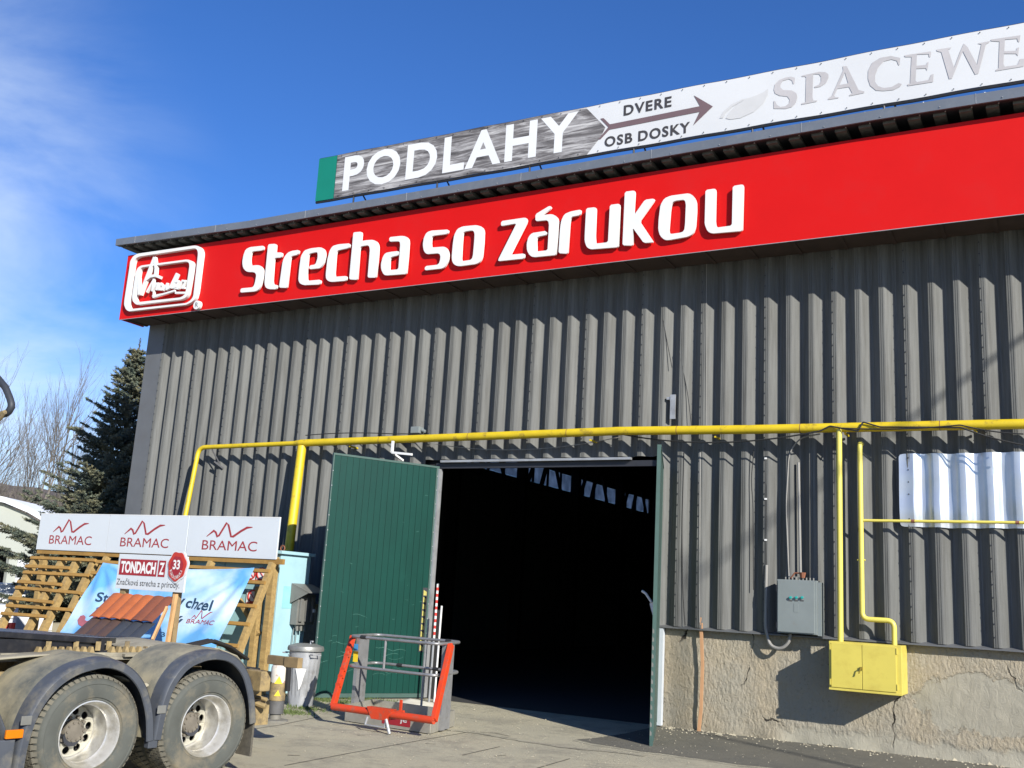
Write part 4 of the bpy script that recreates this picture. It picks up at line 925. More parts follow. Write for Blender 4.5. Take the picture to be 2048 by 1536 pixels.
# rubble at the foot of the wall
random.seed(3)
t = MB()
for k in range(420):
    x = random.uniform(-5.0, 1.5) if random.random() < .75 else random.uniform(-5, -4); y = -random.expovariate(7)-.02
    if y < -1.9: continue
    s = random.uniform(.004, .018)*(2.2 if random.random() < .06 else 1); p = Vector((x, y, .004+s*.3))
    vs = [p+Vector((random.uniform(-s,s), random.uniform(-s,s), random.uniform(-.5*s,.6*s))) for _ in range(4)]
    vs = [p+Vector((s,0,0)), p+Vector((-s*.6,s*.8,0)), p+Vector((-s*.5,-s,0)), p+Vector((0,0,s*.8))]
    t.add(vs, [(0,1,3),(1,2,3),(2,0,3),(0,2,1)])
for k in range(900):
    x = random.uniform(-9.5, -.5); y = random.uniform(-5.5, -.6); s = random.uniform(.003, .009)*(1.8 if random.random() < .04 else 1); p = Vector((x, y, .004+s*.3))
    t.add([p+Vector((s,0,0)), p+Vector((-s*.6,s*.8,0)), p+Vector((-s*.5,-s,0)), p+Vector((0,0,s*.8))], [(0,1,3),(1,2,3),(2,0,3),(0,2,1)])
o = t.build('rubble', mat('plaster_crumbs', (.38,.34,.25), .95, 0, .3, 30)); tag(o, 'plaster crumbs and grit scattered along the foot of the wall', 'rubble', kind='stuff')
# ================================================================== LIGHT BLUE SWITCH CABINET
cx1, cyb, cyf = -10.50, -1.15, -1.84; cx0 = -13.7; cz = 2.05
bc = empty('switch_cabinet', (-12, -1.5, 0), 'row of light blue metal switch cabinets standing behind the wooden rack', 'cabinet')
t = MB(); t.box((cx0, cyf, .25), (cx1, cyb, cz)); t.box((cx0+.1, cyf+.1, 0), (cx1-.05, cyb, .2499)); t.build('casing', M_blue, bc, bevel=.006)
t = MB(); t.box((cx0-.04, cyf-.05, cz+.002), (cx1+.05, cyb+.04, cz+.05)); t.build('roof', M_blue, bc, bevel=.004)
w = (cx1-cx0-.1)/3
for k in range(3):
    t = MB(); x = cx0+.04+k*w; t.box((x+.02, cyf-.018, .32), (x+w-.02, cyf-.001, cz-.08)); t.box((x+.10, cyf-.030, .42), (x+w-.10, cyf-.0185, 1.0)); t.build('door', M_blue_shaded, bc, bevel=.003)
t = MB(); t.box((cx1+.001, cyf+.12, 1.25), (cx1+.004, cyf+.5, 1.58)); t.build('notice', mat('faded_notice', (.28,.58,.60), .5), bc)
a = at(565,1105,x=cx1); t = MB(); t.tube([Vector((cx1-.08, cyf+.1, cz+.05))+.04*Vector((math.cos(q), 0, 1+math.sin(q))) for q in [2*math.pi*i/14 for i in range(14)]], .010, 6, closed=True); t.build('lifting_eye', M_rust, bc, smooth=True)
# prohibition plates on the door
for k, (pa_, pb_) in enumerate((((494,1136),(512,1166)), ((513,1136),(534,1166)), ((495,1180),(516,1212)))):
    a = at(*pa_, y=cyf-.04); b = at(*pb_, y=cyf-.04); yy = cyf-.045
    t = MB(); t.box((a.x, yy, b.z), (b.x, yy+.012, a.z)); o = t.build('warning_plate', M_white, bc)
    c = Vector(((a.x+b.x)/2, yy-.002, a.z-(a.z-b.z)*.38)); r = (b.x-a.x)*.36
    t = MB(); t.tube([c+r*Vector((math.cos(q), 0, math.sin(q))) for q in [2*math.pi*i/20 for i in range(20)]], .012, 5, closed=True); t.beam(c+Vector((-r*.7,0,r*.7)), c+Vector((r*.7,0,-r*.7)), .006, .02, up=(0,1,0)); t.box((a.x+.01, yy-.003, b.z+.01), (b.x-.01, yy-.0005, b.z+.045)); t.build('red_symbol', M_redthing, bc, kind='stuff')
# meter / flood box on the lit side
e1 = empty('socket_box', (cx1+.12, -1.4, 1.3), 'grey plastic socket box with a small canopy on the side of the light blue cabinet', 'socket box')
y0_, y1_ = at(593,1200,x=cx1+.1).y, at(628,1200,x=cx1+.1).y; zz0, zz1 = at(612,1250,x=cx1+.1).z, at(612,1188,x=cx1+.1).z
t = MB(); t.box((cx1+.01, y0_, zz0), (cx1+.14, y1_, zz1)); t.build('back_box', M_plastic, e1, bevel=.012)
t = MB()
for k in range(3): yk = y0_+.03+k*(y1_-y0_-.06)/2.6; t.box((cx1+.141, yk, zz0+.05), (cx1+.175, yk+.06, zz1-.05))
t.build('cover', M_plastic, e1, bevel=.006, kind='stuff')
zc_ = at(612,1168,x=cx1+.1).z
t = MB(); t.prism([(cx1+.01, y0_-.04, zc_), (cx1+.01, y1_+.03, zc_), (cx1+.34, y1_+.05, zz1+.03), (cx1+.34, y0_-.02, zz1+.03)], (0,0,-.012)); t.prism([(cx1+.01, y0_-.04, zc_-.014), (cx1+.33, y0_-.02, zz1+.016), (cx1+.01, y0_-.04, zz1-.15)], (0,.01,0)); t.build('canopy', M_plastic, e1)
t = MB()
for k in range(3): yk = y0_+.08+k*.09; t.tube([(cx1+.08, yk, zz0), (cx1+.10, yk, zz0-.09)], [.03,.02], 8)
t.build('cable_gland', M_plastic, e1, kind='stuff')
t = MB(); t.box((cx1+.176, y1_-.10, (zz0+zz1)/2-.04), (cx1+.19, y1_-.05, (zz0+zz1)/2+.01)); t.build('tag', M_white, e1)
for dy, lb in ((.06, 'thin grey cable hanging from the socket box, the left one'), (.13, 'thin grey cable hanging from the socket box, the right one')):
    rod('cable', [(cx1+.05, y0_+dy, zz0-.05), (cx1+.05, y0_+dy-.03, .1)], .006, M_plastic, lb, 'cable')

# ================================================================== WOODEN RACK
YR = -2.05
def slope(x, z, off=0): return Vector((x, YR-(1.88-z)*.40-off, z))
rk = empty('display_rack', (-13, -2.2, 0), 'stained wooden rack of sloping rafters and battens under the three white panels', 'rack')
def rafter(x, z0, z1, w=.055, h=.10, off=0, m_=None):
    t = MB(); t.beam(slope(x, z0, off), slope(x, z1, off), w, h); t.build('rafter', m_ or M_wood, rk)
def batten(x0, x1, z, off=.065, m_=None):
    t = MB(); dz = random.uniform(-.008,.008); t.beam(slope(x0, z+dz, off), slope(x1, z-dz, off), .05, .035, up=(0,-.9,.35)); t.build('batten', m_ or M_batten, rk)
ra = [at(px, 1128, y=YR).x for px in (192, 157, 128, 74)]
for x in ra: rafter(x, .25, 1.80, .09, .11)
for k, py in enumerate((1119, 1150, 1184, 1220)):
    z = at(150, py, y=YR-.2).z; batten(ra[3]-.05, ra[0]+.10, z, .07)
for k, py in enumerate((1135, 1168, 1203, 1233)):
    z = at(110, py, y=YR-.2).z; batten(ra[3]-.02, ra[1]+.04, z, .11)
xr = at(549,1130,y=YR).x
rafter(xr, .60, 1.90, .07, .10, .05)
for x in (xr-1.25, xr-2.5, xr-3.6): rafter(x, .25, 1.88, .07, .10, .02)
for px, py, x_ in ((470,1137,0), (520,1165,.02), (508,1212,.05), (500,1248,.0), (478,1291,0)):
    z = at(px, py, x=xr-.15).z; batten(xr-3.7, xr+.04+x_*0-.0 if py != 1291 else xr, z, .10)
# posts and brace
for px, w in ((541,.10), (517,.09)):
    x = at(px, 1200, y=-1.93).x; t = MB(); t.box((x-w/2, -1.98, 0), (x+w/2, -1.88, 2.0 if px == 541 else 1.55)); t.build('post', M_wood, rk)
for x in (ra[0]+.1, ra[3], (ra[0]+xr)/2):
    t = MB(); t.box((x-.05, -1.98, 0), (x+.05, -1.88, 2.0)); t.build('post', M_wood, rk)
t = MB(); a = at(512,1268,y=-1.93); t.beam(at(486,1215,y=-1.92)+Vector((-.1,0,.12)), Vector((a.x+.05, -1.92, a.z)), .08, .05); t.build('brace', M_wood, rk)
t = MB(); t.beam((ra[3]-.1, -1.99, 1.93), (xr+.12, -1.99, 1.93), .05, .08); t.build('top_rail', M_batten, rk)
# white panels
pxs = [at(x, 1031, y=-2.03).x for x in (82, 221, 380, 561)]
zt = (at(83,1031,y=-2.03).z+at(561,1032,y=-2.03).z)/2; zb_ = (at(76,1102,y=-2.03).z+at(554,1115,y=-2.03).z)/2
print('panels', pxs, zt, zb_, at(83,1031,y=-2.03).z, at(561,1032,y=-2.03).z, at(76,1102,y=-2.03).z, at(554,1115,y=-2.03).z)
def zig(px_pts, org, sc_, y, w, parent, material, name='logo_line', M0=None):
    P = [M0(a, b) for a, b in px_pts]; t = MB()
    L_, R_ = [], []
    for i, p in enumerate(P):
        d = (P[min(i+1, len(P)-1)]-P[max(i-1, 0)]).normalized(); ww = w if i not in (0, len(P)-1) else w*.3
        s = Vector((-d.z, 0, d.x))*ww; L_.append(p-s); R_.append(p+s)
    vs = L_+R_; n = len(P)
    t.add(vs, [(i, i+1, n+i+1, n+i) for i in range(n-1)]); return t.build(name, material, parent)
ZIG = [(0,.0),(.15,.42),(.20,.30),(.24,.02),(.28,.10),(.42,.98),(.47,.80),(.55,.05),(.60,.05),(.75,.42),(.88,.68),(1,.72)]
for k, lb in enumerate(('leftmost of the three white BRAMAC panels, over the open battens', 'middle white BRAMAC panel of three, above the clay tile display', 'right hand white BRAMAC panel of three, next to the light blue cabinet')):
    x0, x1 = pxs[k]+(.006 if k else 0), pxs[k+1]-.006; dz = [0.0, .004, .0][k]
    pn = empty('brand_sign', ((x0+x1)/2, -2.03, zb_), lb.replace('BRAMAC', 'red lettered'), 'sign panel', 'white sign panels along the top of the wooden rack')
    yy = -2.03-[0,.006,.0][k]
    t = MB(); t.box((x0, yy, zb_), (x1, yy+.03, zt)); t.build('panel', M_panelwhite, pn, bevel=.002)
    t = MB(); t.box((x0, yy-.0015, zt+.0005), (x1, yy+.031, zt+.012)); t.build('rim', M_white, pn)
    W_ = x1-x0; H_ = zt-zb_; cx_ = x0+W_*(.45 if k == 0 else .46)
    fn = lambda a, b: Vector((x0+W_*(.22+.50*a), yy-.003, zb_+H_*(.50+.36*b)))
    zig(ZIG, None, 1, yy, .018, pn, M_print_red, M0=fn)
    text_on('wordmark_print', 'BRAMAC', (x0+W_*.18, yy-.003, zb_+H_*.17), (W_*.61, 0, 0), (0, 0, H_*.24), M_print_red, pn, 0)

# ================================================================== TARP
TL, TR, BL, BR = at(206,1125,y=-2.25), at(509,1135,y=-2.25), at(112,1275,y=-2.80), at(418,1318,y=-2.93)
def tarp(u, v, off=0):
    a = TL.lerp(TR, u); b = BL.lerp(BR, u); p = a.lerp(b, v)
    p.z -= .06*math.sin(math.pi*u)**.8*(1-v)                       # top edge hangs between its corners
    du, dv = (1-u)*1.6, v; r = math.hypot(du, dv); th = math.atan2(dv, du+.001)
    w = .028*math.sin(th*17)*min(1, r*2)*math.exp(-r*.9)*1.3
    ul, vl = u*1.6, v; tl_ = math.atan2(vl, ul+.001); rl = math.hypot(ul, vl); w += .035*math.sin(tl_*13+1)*min(1, rl*2)*math.exp(-rl*1.6)*1.3
    w += .02*noise.noise(Vector((u*5, v*3, 1)))
    p.y += w-off; return p
t = MB(); nu, nv = 70, 36; vs = [tarp(i/nu, j/nv) for i in range(nu+1) for j in range(nv+1)]
fs = [(i*(nv+1)+j, i*(nv+1)+j+1, (i+1)*(nv+1)+j+1, (i+1)*(nv+1)+j) for i in range(nu) for j in range(nv)]
t.add(vs, fs); tp = empty('banner_tarp', (-12.5, -2.3, .5), 'sky blue printed tarpaulin with dark lettering stretched over the wooden rack', 'tarpaulin'); t.build('sheet', M_tarp, tp, smooth=True)
def uv_of(px, py):
    best = None
    for i in range(61):
        for j in range(41):
            p = tarp(i/60, j/40); v = p-CAM; z = v.dot(CD); x = 1024+F*v.dot(CR)/z; y = 768-F*v.dot(CU)/z; d = (x-px)**2+(y-py)**2
            if best is None or d < best[0]: best = (d, i/60, j/40)
    return best[1:]
def tarp_text(name, s, p_bl, p_br, p_tl, material, offset=0, shear=.0):
    b = uv_of(*p_bl); r = uv_of(*p_br); tt = uv_of(*p_tl)
    me = text_mesh(s, 0, offset)
    bm = bmesh.new(); bm.from_mesh(me)
    for k in range(1, 12): bmesh.ops.bisect_plane(bm, geom=bm.verts[:]+bm.edges[:]+bm.faces[:], plane_co=(k/12,0,0), plane_no=(1,0,0))
    for k in range(1, 4): bmesh.ops.bisect_plane(bm, geom=bm.verts[:]+bm.edges[:]+bm.faces[:], plane_co=(0,k/4,0), plane_no=(0,1,0))
    for v in bm.verts:
        x, y = v.co.x, v.co.y; u = b[0]+(r[0]-b[0])*x+(tt[0]-b[0])*y; w = b[1]+(r[1]-b[1])*x+(tt[1]-b[1])*y; v.co = tarp(u, w, .008)
    bm.to_mesh(me); bm.free(); return link_mesh(name, me, material, tp)
tarp_text('lettering', 'Stre', (189,1203), (238,1208), (196,1184), M_print_navy, .02)
tarp_text('lettering', 'by', (333,1217), (368,1220), (344,1190), M_print_navy, .02)
tarp_text('lettering', 'chcel', (371,1216), (424,1221), (377,1193), M_print_navy, .02)
tarp_text('lettering', 'ý', (341,1256), (358,1258), (349,1230), M_print_navy, .02)
tarp_text('lettering', '39', (322,1272), (344,1274), (325,1262), M_print_navy, .0)
tarp_text('small_lettering', 'BRAMAC', (374,1247), (424,1251), (378,1238), M_print_red, .0)
b_ = uv_of(381,1236); r_ = uv_of(424,1232); 
zig(ZIG, None, 1, 0, .008, tp, M_print_red, M0=lambda a, b: tarp(b_[0]+(r_[0]-b_[0])*a, b_[1]-.10*b-(.02*a), .010))
# red rooster silhouette: body, neck, head, tail
cck = [(0,.35),(.12,.62),(.30,.70),(.42,.60),(.40,.42),(.52,.36),(.66,.45),(.78,.72),(.80,.95),(.92,1.0),(1.0,.90),(.92,.78),(.86,.55),(.74,.22),(.55,.05),(.30,0),(.10,.10)]
b_ = uv_of(153,1252); r_ = uv_of(192,1256); tt = uv_of(158,1220)
me = outline_mesh([cck]); bm = bmesh.new(); bm.from_mesh(me)
for v in bm.verts: x, y = v.co.x, v.co.y; v.co = tarp(b_[0]+(r_[0]-b_[0])*x+(tt[0]-b_[0])*y, b_[1]+(r_[1]-b_[1])*x+(tt[1]-b_[1])*y, .009)
bm.to_mesh(me); bm.free(); link_mesh('rooster_print', me, mat('faded_red_print', (.42,.12,.14), .5), tp)

# ================================================================== TILE DISPLAY WITH ITS SIGN
td = empty('tile_display', (-11.3, -3.6, 0), 'small sloping display of orange and dark roof tiles on a wooden stand before the tarpaulin', 'tile display')
YT = -3.45
ax0, ax1 = at(226,1186,y=YT), at(351,1196,y=YT)
xw0, xw1 = ax0.x, ax1.x; zr = (ax0.z+ax1.z)/2
zm_ = at(258,1240,y=YT-.33).z; zl_ = at(250,1276,y=YT-.55).z
xs0, xs1 = at(199,1232,y=YT-.33).x, at(318,1246,y=YT-.33).x
print('tile', xw0, xw1, zr, zm_, zl_, xs0, xs1)
nt_ = 6; w = (xw1-xw0)/nt_
def tile(x0, x1, ya, za, yb, zb2, material):
    vs = []; fs = []; n = 6; m_ = 5; d = Vector((0, yb-ya, zb2-za)).normalized(); nn = Vector((0, d.z, -d.y)); nn = nn if nn.y < 0 else -nn
    for i in range(n+1):
        for j in range(m_+1):
            u = i/n; p = Vector((x0+(x1-x0)*u, ya+(yb-ya)*j/m_, za+(zb2-za)*j/m_))+nn*(.018*math.sin(u*math.pi)+.02*(1-u)*0)
            if j == m_: p += nn*.006
            vs.append(p)
    k = len(vs); vs += [v-nn*.012 for v in vs]
    for i in range(n):
        for j in range(m_): a = i*(m_+1)+j; fs.append((a, a+m_+1, a+m_+2, a+1)); fs.append((k+a, k+a+1, k+a+m_+2, k+a+m_+1))
    for i in range(n): a = i*(m_+1)+m_; fs.append((a, a+m_+1, k+a+m_+1, k+a))
    for j in range(m_): fs.append((j, j+1, k+j+1, k+j)); a = n*(m_+1)+j; fs.append((a, k+a, k+a+1, a+1))
    t = MB(); t.add(vs, fs); t.build('tile', material, td, smooth=True)
cols = [M_clay, M_clay, M_clay, M_clay, M_clay2, M_clay2]
low_c = [M_brown, M_brown, M_brown, M_slate, M_slate, M_slate]
for k in range(6):
    tile(xw0+k*w+.004, xw0+(k+1)*w-.004, YT, zr, YT-.36, zm_, cols[k])
    tile(xw0+k*w+.004, xw0+(k+1)*w-.004, YT-.31, zm_-.015, YT-.62, zl_-.05, low_c[k])
t = MB()
for x in (xw0+.15, xw1-.05): t = MB(); t.box((x-.05, YT+.03, 0), (x+.05, YT+.11, at(300,1183,y=YT).z+.35)); t.build('post', M_woodold, td)
xk = at(331,1240,y=YT-.1).x; t = MB(); t.beam((xk, YT-.06, 0), (xk+.05, YT-.02, zr+.05), .045, .05); t.build('side_board', M_woodfresh, td)
t = MB(); t.beam(at(305,1280,y=YT-.5), at(334,1215,y=YT-.15), .03, .05); t.build('side_board', M_woodfresh, td)
ts = empty('tile_sign', (-10.9, YT, 1.5), 'white shop sign with red lettering and a wax seal emblem above the small tile display', 'sign')
a, b = at(228,1176,y=YT), at(233,1103,y=YT); c = at(366,1186,y=YT)
x0, x1 = a.x+.02, c.x; z0, z1 = (a.z+c.z)/2-.0, b.z-.03
t = MB(); t.box((x0, YT-.0, z0), (x1, YT+.03, z1)); t.build('board', M_panelwhite, ts, bevel=.003)
W_, H_ = x1-x0, z1-z0
def rect(name, u0, v0, u1, v1, material, dy=.003):
    t = MB(); t.add([(x0+W_*u0, YT-dy, z0+H_*v0), (x0+W_*u1, YT-dy, z0+H_*v0), (x0+W_*u1, YT-dy, z0+H_*v1), (x0+W_*u0, YT-dy, z0+H_*v1)], [(0,1,2,3)]); return t.build(name, material, ts)
M_tred = mat('sign_dark_red', (.33,.018,.028), .45)
rect('red_field', .03, .40, .59, .86, M_tred)
text_on('wordmark_print', 'TONDACH', (x0+W_*.05, YT-.0045, z0+H_*.46), (W_*.52, 0, 0), (0, 0, H_*.34), M_white, ts, .045)
rect('emblem_field', .61, .40, .71, .86, M_tred)
text_on('emblem_letter', 'Z', (x0+W_*.625, YT-.0045, z0+H_*.46), (W_*.07, 0, 0), (0, 0, H_*.34), M_white, ts, .03)
text_on('slogan_print', 'Značková strecha z prírody.', (x0+W_*.0+.02, YT-.003, z0+H_*.06), (W_*.94-.02, 0, 0), (0, 0, H_*.24), M_print_dark, ts, 0)['kind'] = 'stuff'
sc0 = Vector((x0+W_*.885, YT-.02, z0+H_*.72)); rr_ = H_*.40
pts_ = [(sc0.x+rr_*.86*(1+.045*math.sin(q*7)+.03*math.sin(q*3+1))*math.cos(q), sc0.z+rr_*(1+.045*math.sin(q*7)+.03*math.sin(q*3+1))*math.sin(q)) for q in [2*math.pi*i/48 for i in range(48)]]
def disc(name, k, y, d, material):
    me = outline_mesh([[(sc0.x+(a-sc0.x)*k, sc0.z+(b-sc0.z)*k) for a, b in pts_]], d/2)
    for v in me.vertices: v.co = Vector((v.co.x, y+(d/2-v.co.z), v.co.y))
    return link_mesh(name, me, material, ts)
disc('seal_backing', 1.12, YT-.012, .03, M_panelwhite); disc('seal', 1.0, YT-.022, .009, mat('seal_red', (.50,.035,.02), .35, 0, .1)); disc('seal_ring', .70, YT-.026, .003, M_tred)
text_on('seal_number', '33', (sc0.x-rr_*.36, YT-.0285, sc0.z-rr_*.22), (rr_*.68, 0, 0), (0, 0, rr_*.66), M_white, ts, .03)
# arched small lettering along the seal's foot
for k, ch in enumerate('ROKOVZARUKA'):
    q = math.radians(205+k*13); r = rr_*.80; p = Vector((sc0.x+r*.72*math.cos(q), YT-.0285, sc0.z+r*math.sin(q)))
    tx = Vector((-math.sin(q)*.72, 0, math.cos(q))).normalized(); tz = Vector((-math.cos(q), 0, -math.sin(q)))
    text_on('seal_letter', ch, p-tx*.012-tz*.02, tx*.026, tz*.045, M_white, ts, 0)

# ================================================================== TRASH CAN
ctr = Vector((-9.38, -2.42, 0))
tc_ = empty('trash_can', ctr, 'dented galvanised dustbin with a lid and a white mark beside the green door', 'dustbin')
H = .76
def can_r(z): return .165+.055*(z/H)
prof = [(0,.012),(.165,.0)]
for k in range(23): z = H*k/22; prof.append((can_r(z)+(.006 if k % 2 else 0)*(0 if k < 3 or k > 19 else .3), z))
n = 64; vs = []; fs = []
for r, z in prof:
    for j in range(n):
        th = 2*math.pi*j/n; rr2 = r+(.005*math.sin(th*18) if .12 < z < .62 else 0)+.012*noise.noise(Vector((math.cos(th)*1.5, math.sin(th)*1.5, z*3)))*(1 if r > .1 else 0)
        vs.append(ctr+Vector((rr2*math.cos(th), rr2*math.sin(th), z)))
for i in range(len(prof)-1):
    for j in range(n): fs.append((i*n+j, i*n+(j+1) % n, (i+1)*n+(j+1) % n, (i+1)*n+j))
t = MB(); t.add(vs, fs); t.build('body', M_galv, tc_, smooth=True)
t = MB(); t.lathe([(.225,H-.03),(.248,H-.03),(.250,H+.002),(.24,H+.03),(.14,H+.062),(.0,H+.07)], ctr, 'z', 40); o = t.build('lid', mat('old_lid', (.30,.30,.28), .5, .5, .2, 8), tc_, smooth=True)
t = MB(); t.tube([ctr+Vector((.10,-.03,H+.06)), ctr+Vector((.10,-.03,H+.10)), ctr+Vector((.15,-.05,H+.10))], .012, 6); t.build('lid_knob', M_galv, tc_)
t = MB(); 
for s, a in ((1, math.radians(-20)), (1, math.radians(200))):
    p = ctr+Vector((math.cos(a)*.235, math.sin(a)*.235, H-.07)); q = Vector((-math.sin(a), math.cos(a), 0))*.06; o_ = Vector((math.cos(a), math.sin(a), 0))*.07
    t.tube([p-q, p-q+o_, p+q+o_, p+q], .010, 6)
t.build('handle', M_galv, tc_, kind='stuff')
t = MB(); vs = []; 
for j, (a, z) in enumerate([(-82,.50),(-62,.505),(-42,.50),(-48,.42),(-55,.30),(-60,.24),(-66,.22),(-70,.33),(-76,.42)]):
    th = math.radians(a); r = can_r(z)+.0075+.008; vs.append(ctr+Vector((r*math.cos(th), r*math.sin(th), z)))
cc_ = sum(vs, Vector())/len(vs); cc_ = cc_+Vector((cc_.x-ctr.x, cc_.y-ctr.y, 0)).normalized()*.012; vs.append(cc_)
t.add(vs, [(j, (j+1) % 9, 9) for j in range(9)]); t.build('white_mark', M_white, tc_)
a_ = at(579,1310,y=-2.6); t = MB(); t.tube(rounded([Vector((a_.x-.02,-2.6,a_.z)), Vector((a_.x+.03,-2.6,a_.z+.0)), Vector((a_.x+.02,-2.6,.35))], .04), .011, 6); t.build('side_rod', M_galv, tc_)

# ================================================================== WORK CAGE
FL, FR_, BR_ = Vector((-7.98,-3.24,0)), Vector((-6.66,-3.35,0)), Vector((-6.86,-2.52,0)); BLv = FL+(BR_-FR_)
wc = empty('work_cage', (-7.3,-3,0), 'grey tubular man cage with a bright orange lifting frame standing before the doorway', 'cage')
M_cage = mat('cage_steel', (.33,.33,.33), .45, .5, .15, 8, dirt_or_lit=(.16,.15,.13), damt=.5, dscale=6)
M_tray = mat('cage_tray', (.42,.40,.34), .45, .4, .15, 6, dirt_or_lit=(.2,.18,.12), damt=.5)
def G(u, v, z): p = FL.lerp(FR_, u).lerp(BLv.lerp(BR_, u), v); p.z = z; return p
t = MB()
for a, b in (((0,0),(1,0)), ((1,0),(1,1)), ((1,1),(0,1)), ((0,1),(0,0))):
    p, q = G(*a, .105), G(*b, .105); t.beam(p, q, .02, .19)
t.prism([G(.01,.01,.02), G(.99,.01,.02), G(.99,.99,.02), G(.01,.99,.02)], (0,0,.02)); t.build('tray', M_tray, wc)
p, q = G(.38,0,.05), G(.62,0,.05); nn = Vector((-.083,-.997,0))
t = MB(); a = G(.45,-.0,.045)+nn*.0125; b = G(.78,-.0,.045)+nn*.0125; t.add([a, b, b+Vector((0,0,.13)), a+Vector((0,0,.13))], [(0,1,2,3)]); t.build('brand_plate', M_tred, wc)
text_on('brand_print', 'je', G(.66,0,.07)+nn*.0145, (G(.74,0,0)-G(.66,0,0)), (0,0,.085), M_print_pale, wc, .02)
zt1, zt2 = at(700,1277,y=-3.1).z, at(700,1342,y=-3.1).z
print('cage z', zt1, zt2, at(905,1283,y=-3.0).z)
zt1, zt2 = 1.02, .66
for z, nm in ((zt1,'top_rail'), (zt2,'middle_rail')):
    loop = rounded([G(.5,-.02,z), G(1.03,-.02,z), G(1.03,1.02,z), G(-.03,1.02,z), G(-.03,-.02,z), G(.499,-.02,z)], .16, 7)
    t = MB(); t.tube(loop[:-1], .019, 10, closed=True); t.build(nm, M_cage, wc, smooth=True)
for u, v in ((.42,-.02), (.60,1.02)):
    t = MB(); t.tube([G(u,v,.2 if v > .5 else zt2), G(u,v,zt1)], .015, 8); t.build('upright', M_cage, wc, smooth=True)
for u in (-.02, 1.02):
    t = MB(); p = G(u,.5,.0); dd = (G(u,1,0)-G(u,0,0)).normalized(); t.beam(G(u,.36,.02), G(u,.36,zt1-.02), .05, .10, up=(0,1,0)); t.beam(G(u,.56,.02), G(u,.56,zt1-.02), .05, .10, up=(0,1,0)); t.beam(G(u,.46,.02), G(u,.46,zt1-.02), .02, .12, up=(0,1,0)); t.build('side_column', M_cage, wc)
# stickers
p = G(-.02,.30,.82)+Vector((.0,-.055,0)); t = MB(); t.box((p.x+.0,p.y-.03,.70),(p.x+.07,p.y-.025,.83)); t.build('yellow_sticker', M_stickyel, wc)
t = MB(); t.box((p.x+.0,p.y-.03,.84),(p.x+.06,p.y-.025,.92)); t.build('blue_sticker', M_stickblue, wc)
# ties, bolts and a grip on the rails
t = MB()
for u, v, z in ((.30,1.02,zt2), (.75,1.02,zt2), (.15,-.02,zt1), (.88,1.02,zt1)): p = G(u,v,z); d_ = (G(1,v,z)-G(0,v,z)).normalized(); t.tube([p-d_*.045, p+d_*.045], .024, 8)
t.build('black_tape', M_wire, wc, kind='stuff')
# orange frame
A0, A1 = at(666,1413,y=-3.62), at(706,1273,y=-3.02); B0, B1 = at(868,1441,y=-3.70), at(902,1290,y=-3.05)
print('frame', A0, A1, B0, B1)
t = MB(); t.beam(A0, A1, .07, .055, up=(1,0,0)); t.build('frame_arm', M_orange, wc, bevel=.006)
t = MB(); t.beam(B0, B1, .075, .06, up=(1,0,0)); t.beam(B0+Vector((.012,-.031,0)), B1+Vector((.012,-.031,0)), .012, .012); t.build('frame_arm', M_orange, wc, bevel=.006)
t = MB(); t.tube([A0, B0], .042, 14); t.build('cross_bar', M_orange, wc, smooth=True)
t = MB()
for f in (.30,.42,.52,.72,.80): p = A0.lerp(A1, f); t.box(p+Vector((-.02,-.05,-.02)), p+Vector((.055,-.02,.02)))
t.build('peg', M_orange, wc, kind='stuff')
c = A0.lerp(B0, .50); d = (B0-A0).normalized()
t = MB(); t.prism([c-d*.20+Vector((0,-.05,.06)), c+d*.18+Vector((0,-.05,.06)), c+d*.10+Vector((0,-.05,-.07)), c-d*.12+Vector((0,-.05,-.07))], (0,.10,0)); t.build('lifting_lug', M_orange, wc, bevel=.005)
t = MB(); t.tube([c-d*.16+Vector((0,-.06,-.05)), c-d*.17+Vector((0,-.08,-.14)), c+d*.11+Vector((0,-.08,-.14)), c+d*.12+Vector((0,-.06,-.05))], .014, 8); t.tube([c+d*.12+Vector((0,-.07,-.05)), c+d*.20+Vector((0,-.09,-.20))], .018, 8); t.build('shackle', M_galv, wc, smooth=True)
t = MB(); t.box(at(800,1412,y=-3.4)+Vector((-.01,0,-.06)), at(800,1412,y=-3.4)+Vector((.02,.02,.07))); t.tube([at(783,1425,y=-3.4), at(808,1424,y=-3.4)], .02, 8); t.build('tilt_lever', M_orange, wc)
# post with red and white stripes beside the left leaf, bag on the ground
t_ = empty('striped_post', (-8.75, -.35, 0), 'slim post with red and white stripes beside the green leaf', 'post')
sp0, sp1 = at(858,1404,y=-.35), at(868,1190,y=-.35)
t = MB(); t.tube([(sp0.x, -.35, 0), (sp0.x+.01, -.35, 1.75)], .0175, 8); t.build('pole', M_galv, t_)
for k in range(8):
    t = MB(); z = .98+k*.095; t.tube([(sp0.x+.008, -.35, z), (sp0.x+.008, -.35, z+.048)], .0195, 8); t.build('red_stripe', M_redthing, t_)
t = MB(); t.tube([(sp0.x+.008, -.35, .9), (sp0.x+.0085, -.35, 1.74)], .0185, 8); t.build('white_stripe', M_white, t_)
t = MB(); t.tube([(sp0.x+.06, -.30, 0), (sp0.x+.075, -.30, 1.42)], .015, 8); o = t.build('plastic_pipe', M_white); tag(o, 'white plastic pipe leaning just right of the striped post', 'pipe')
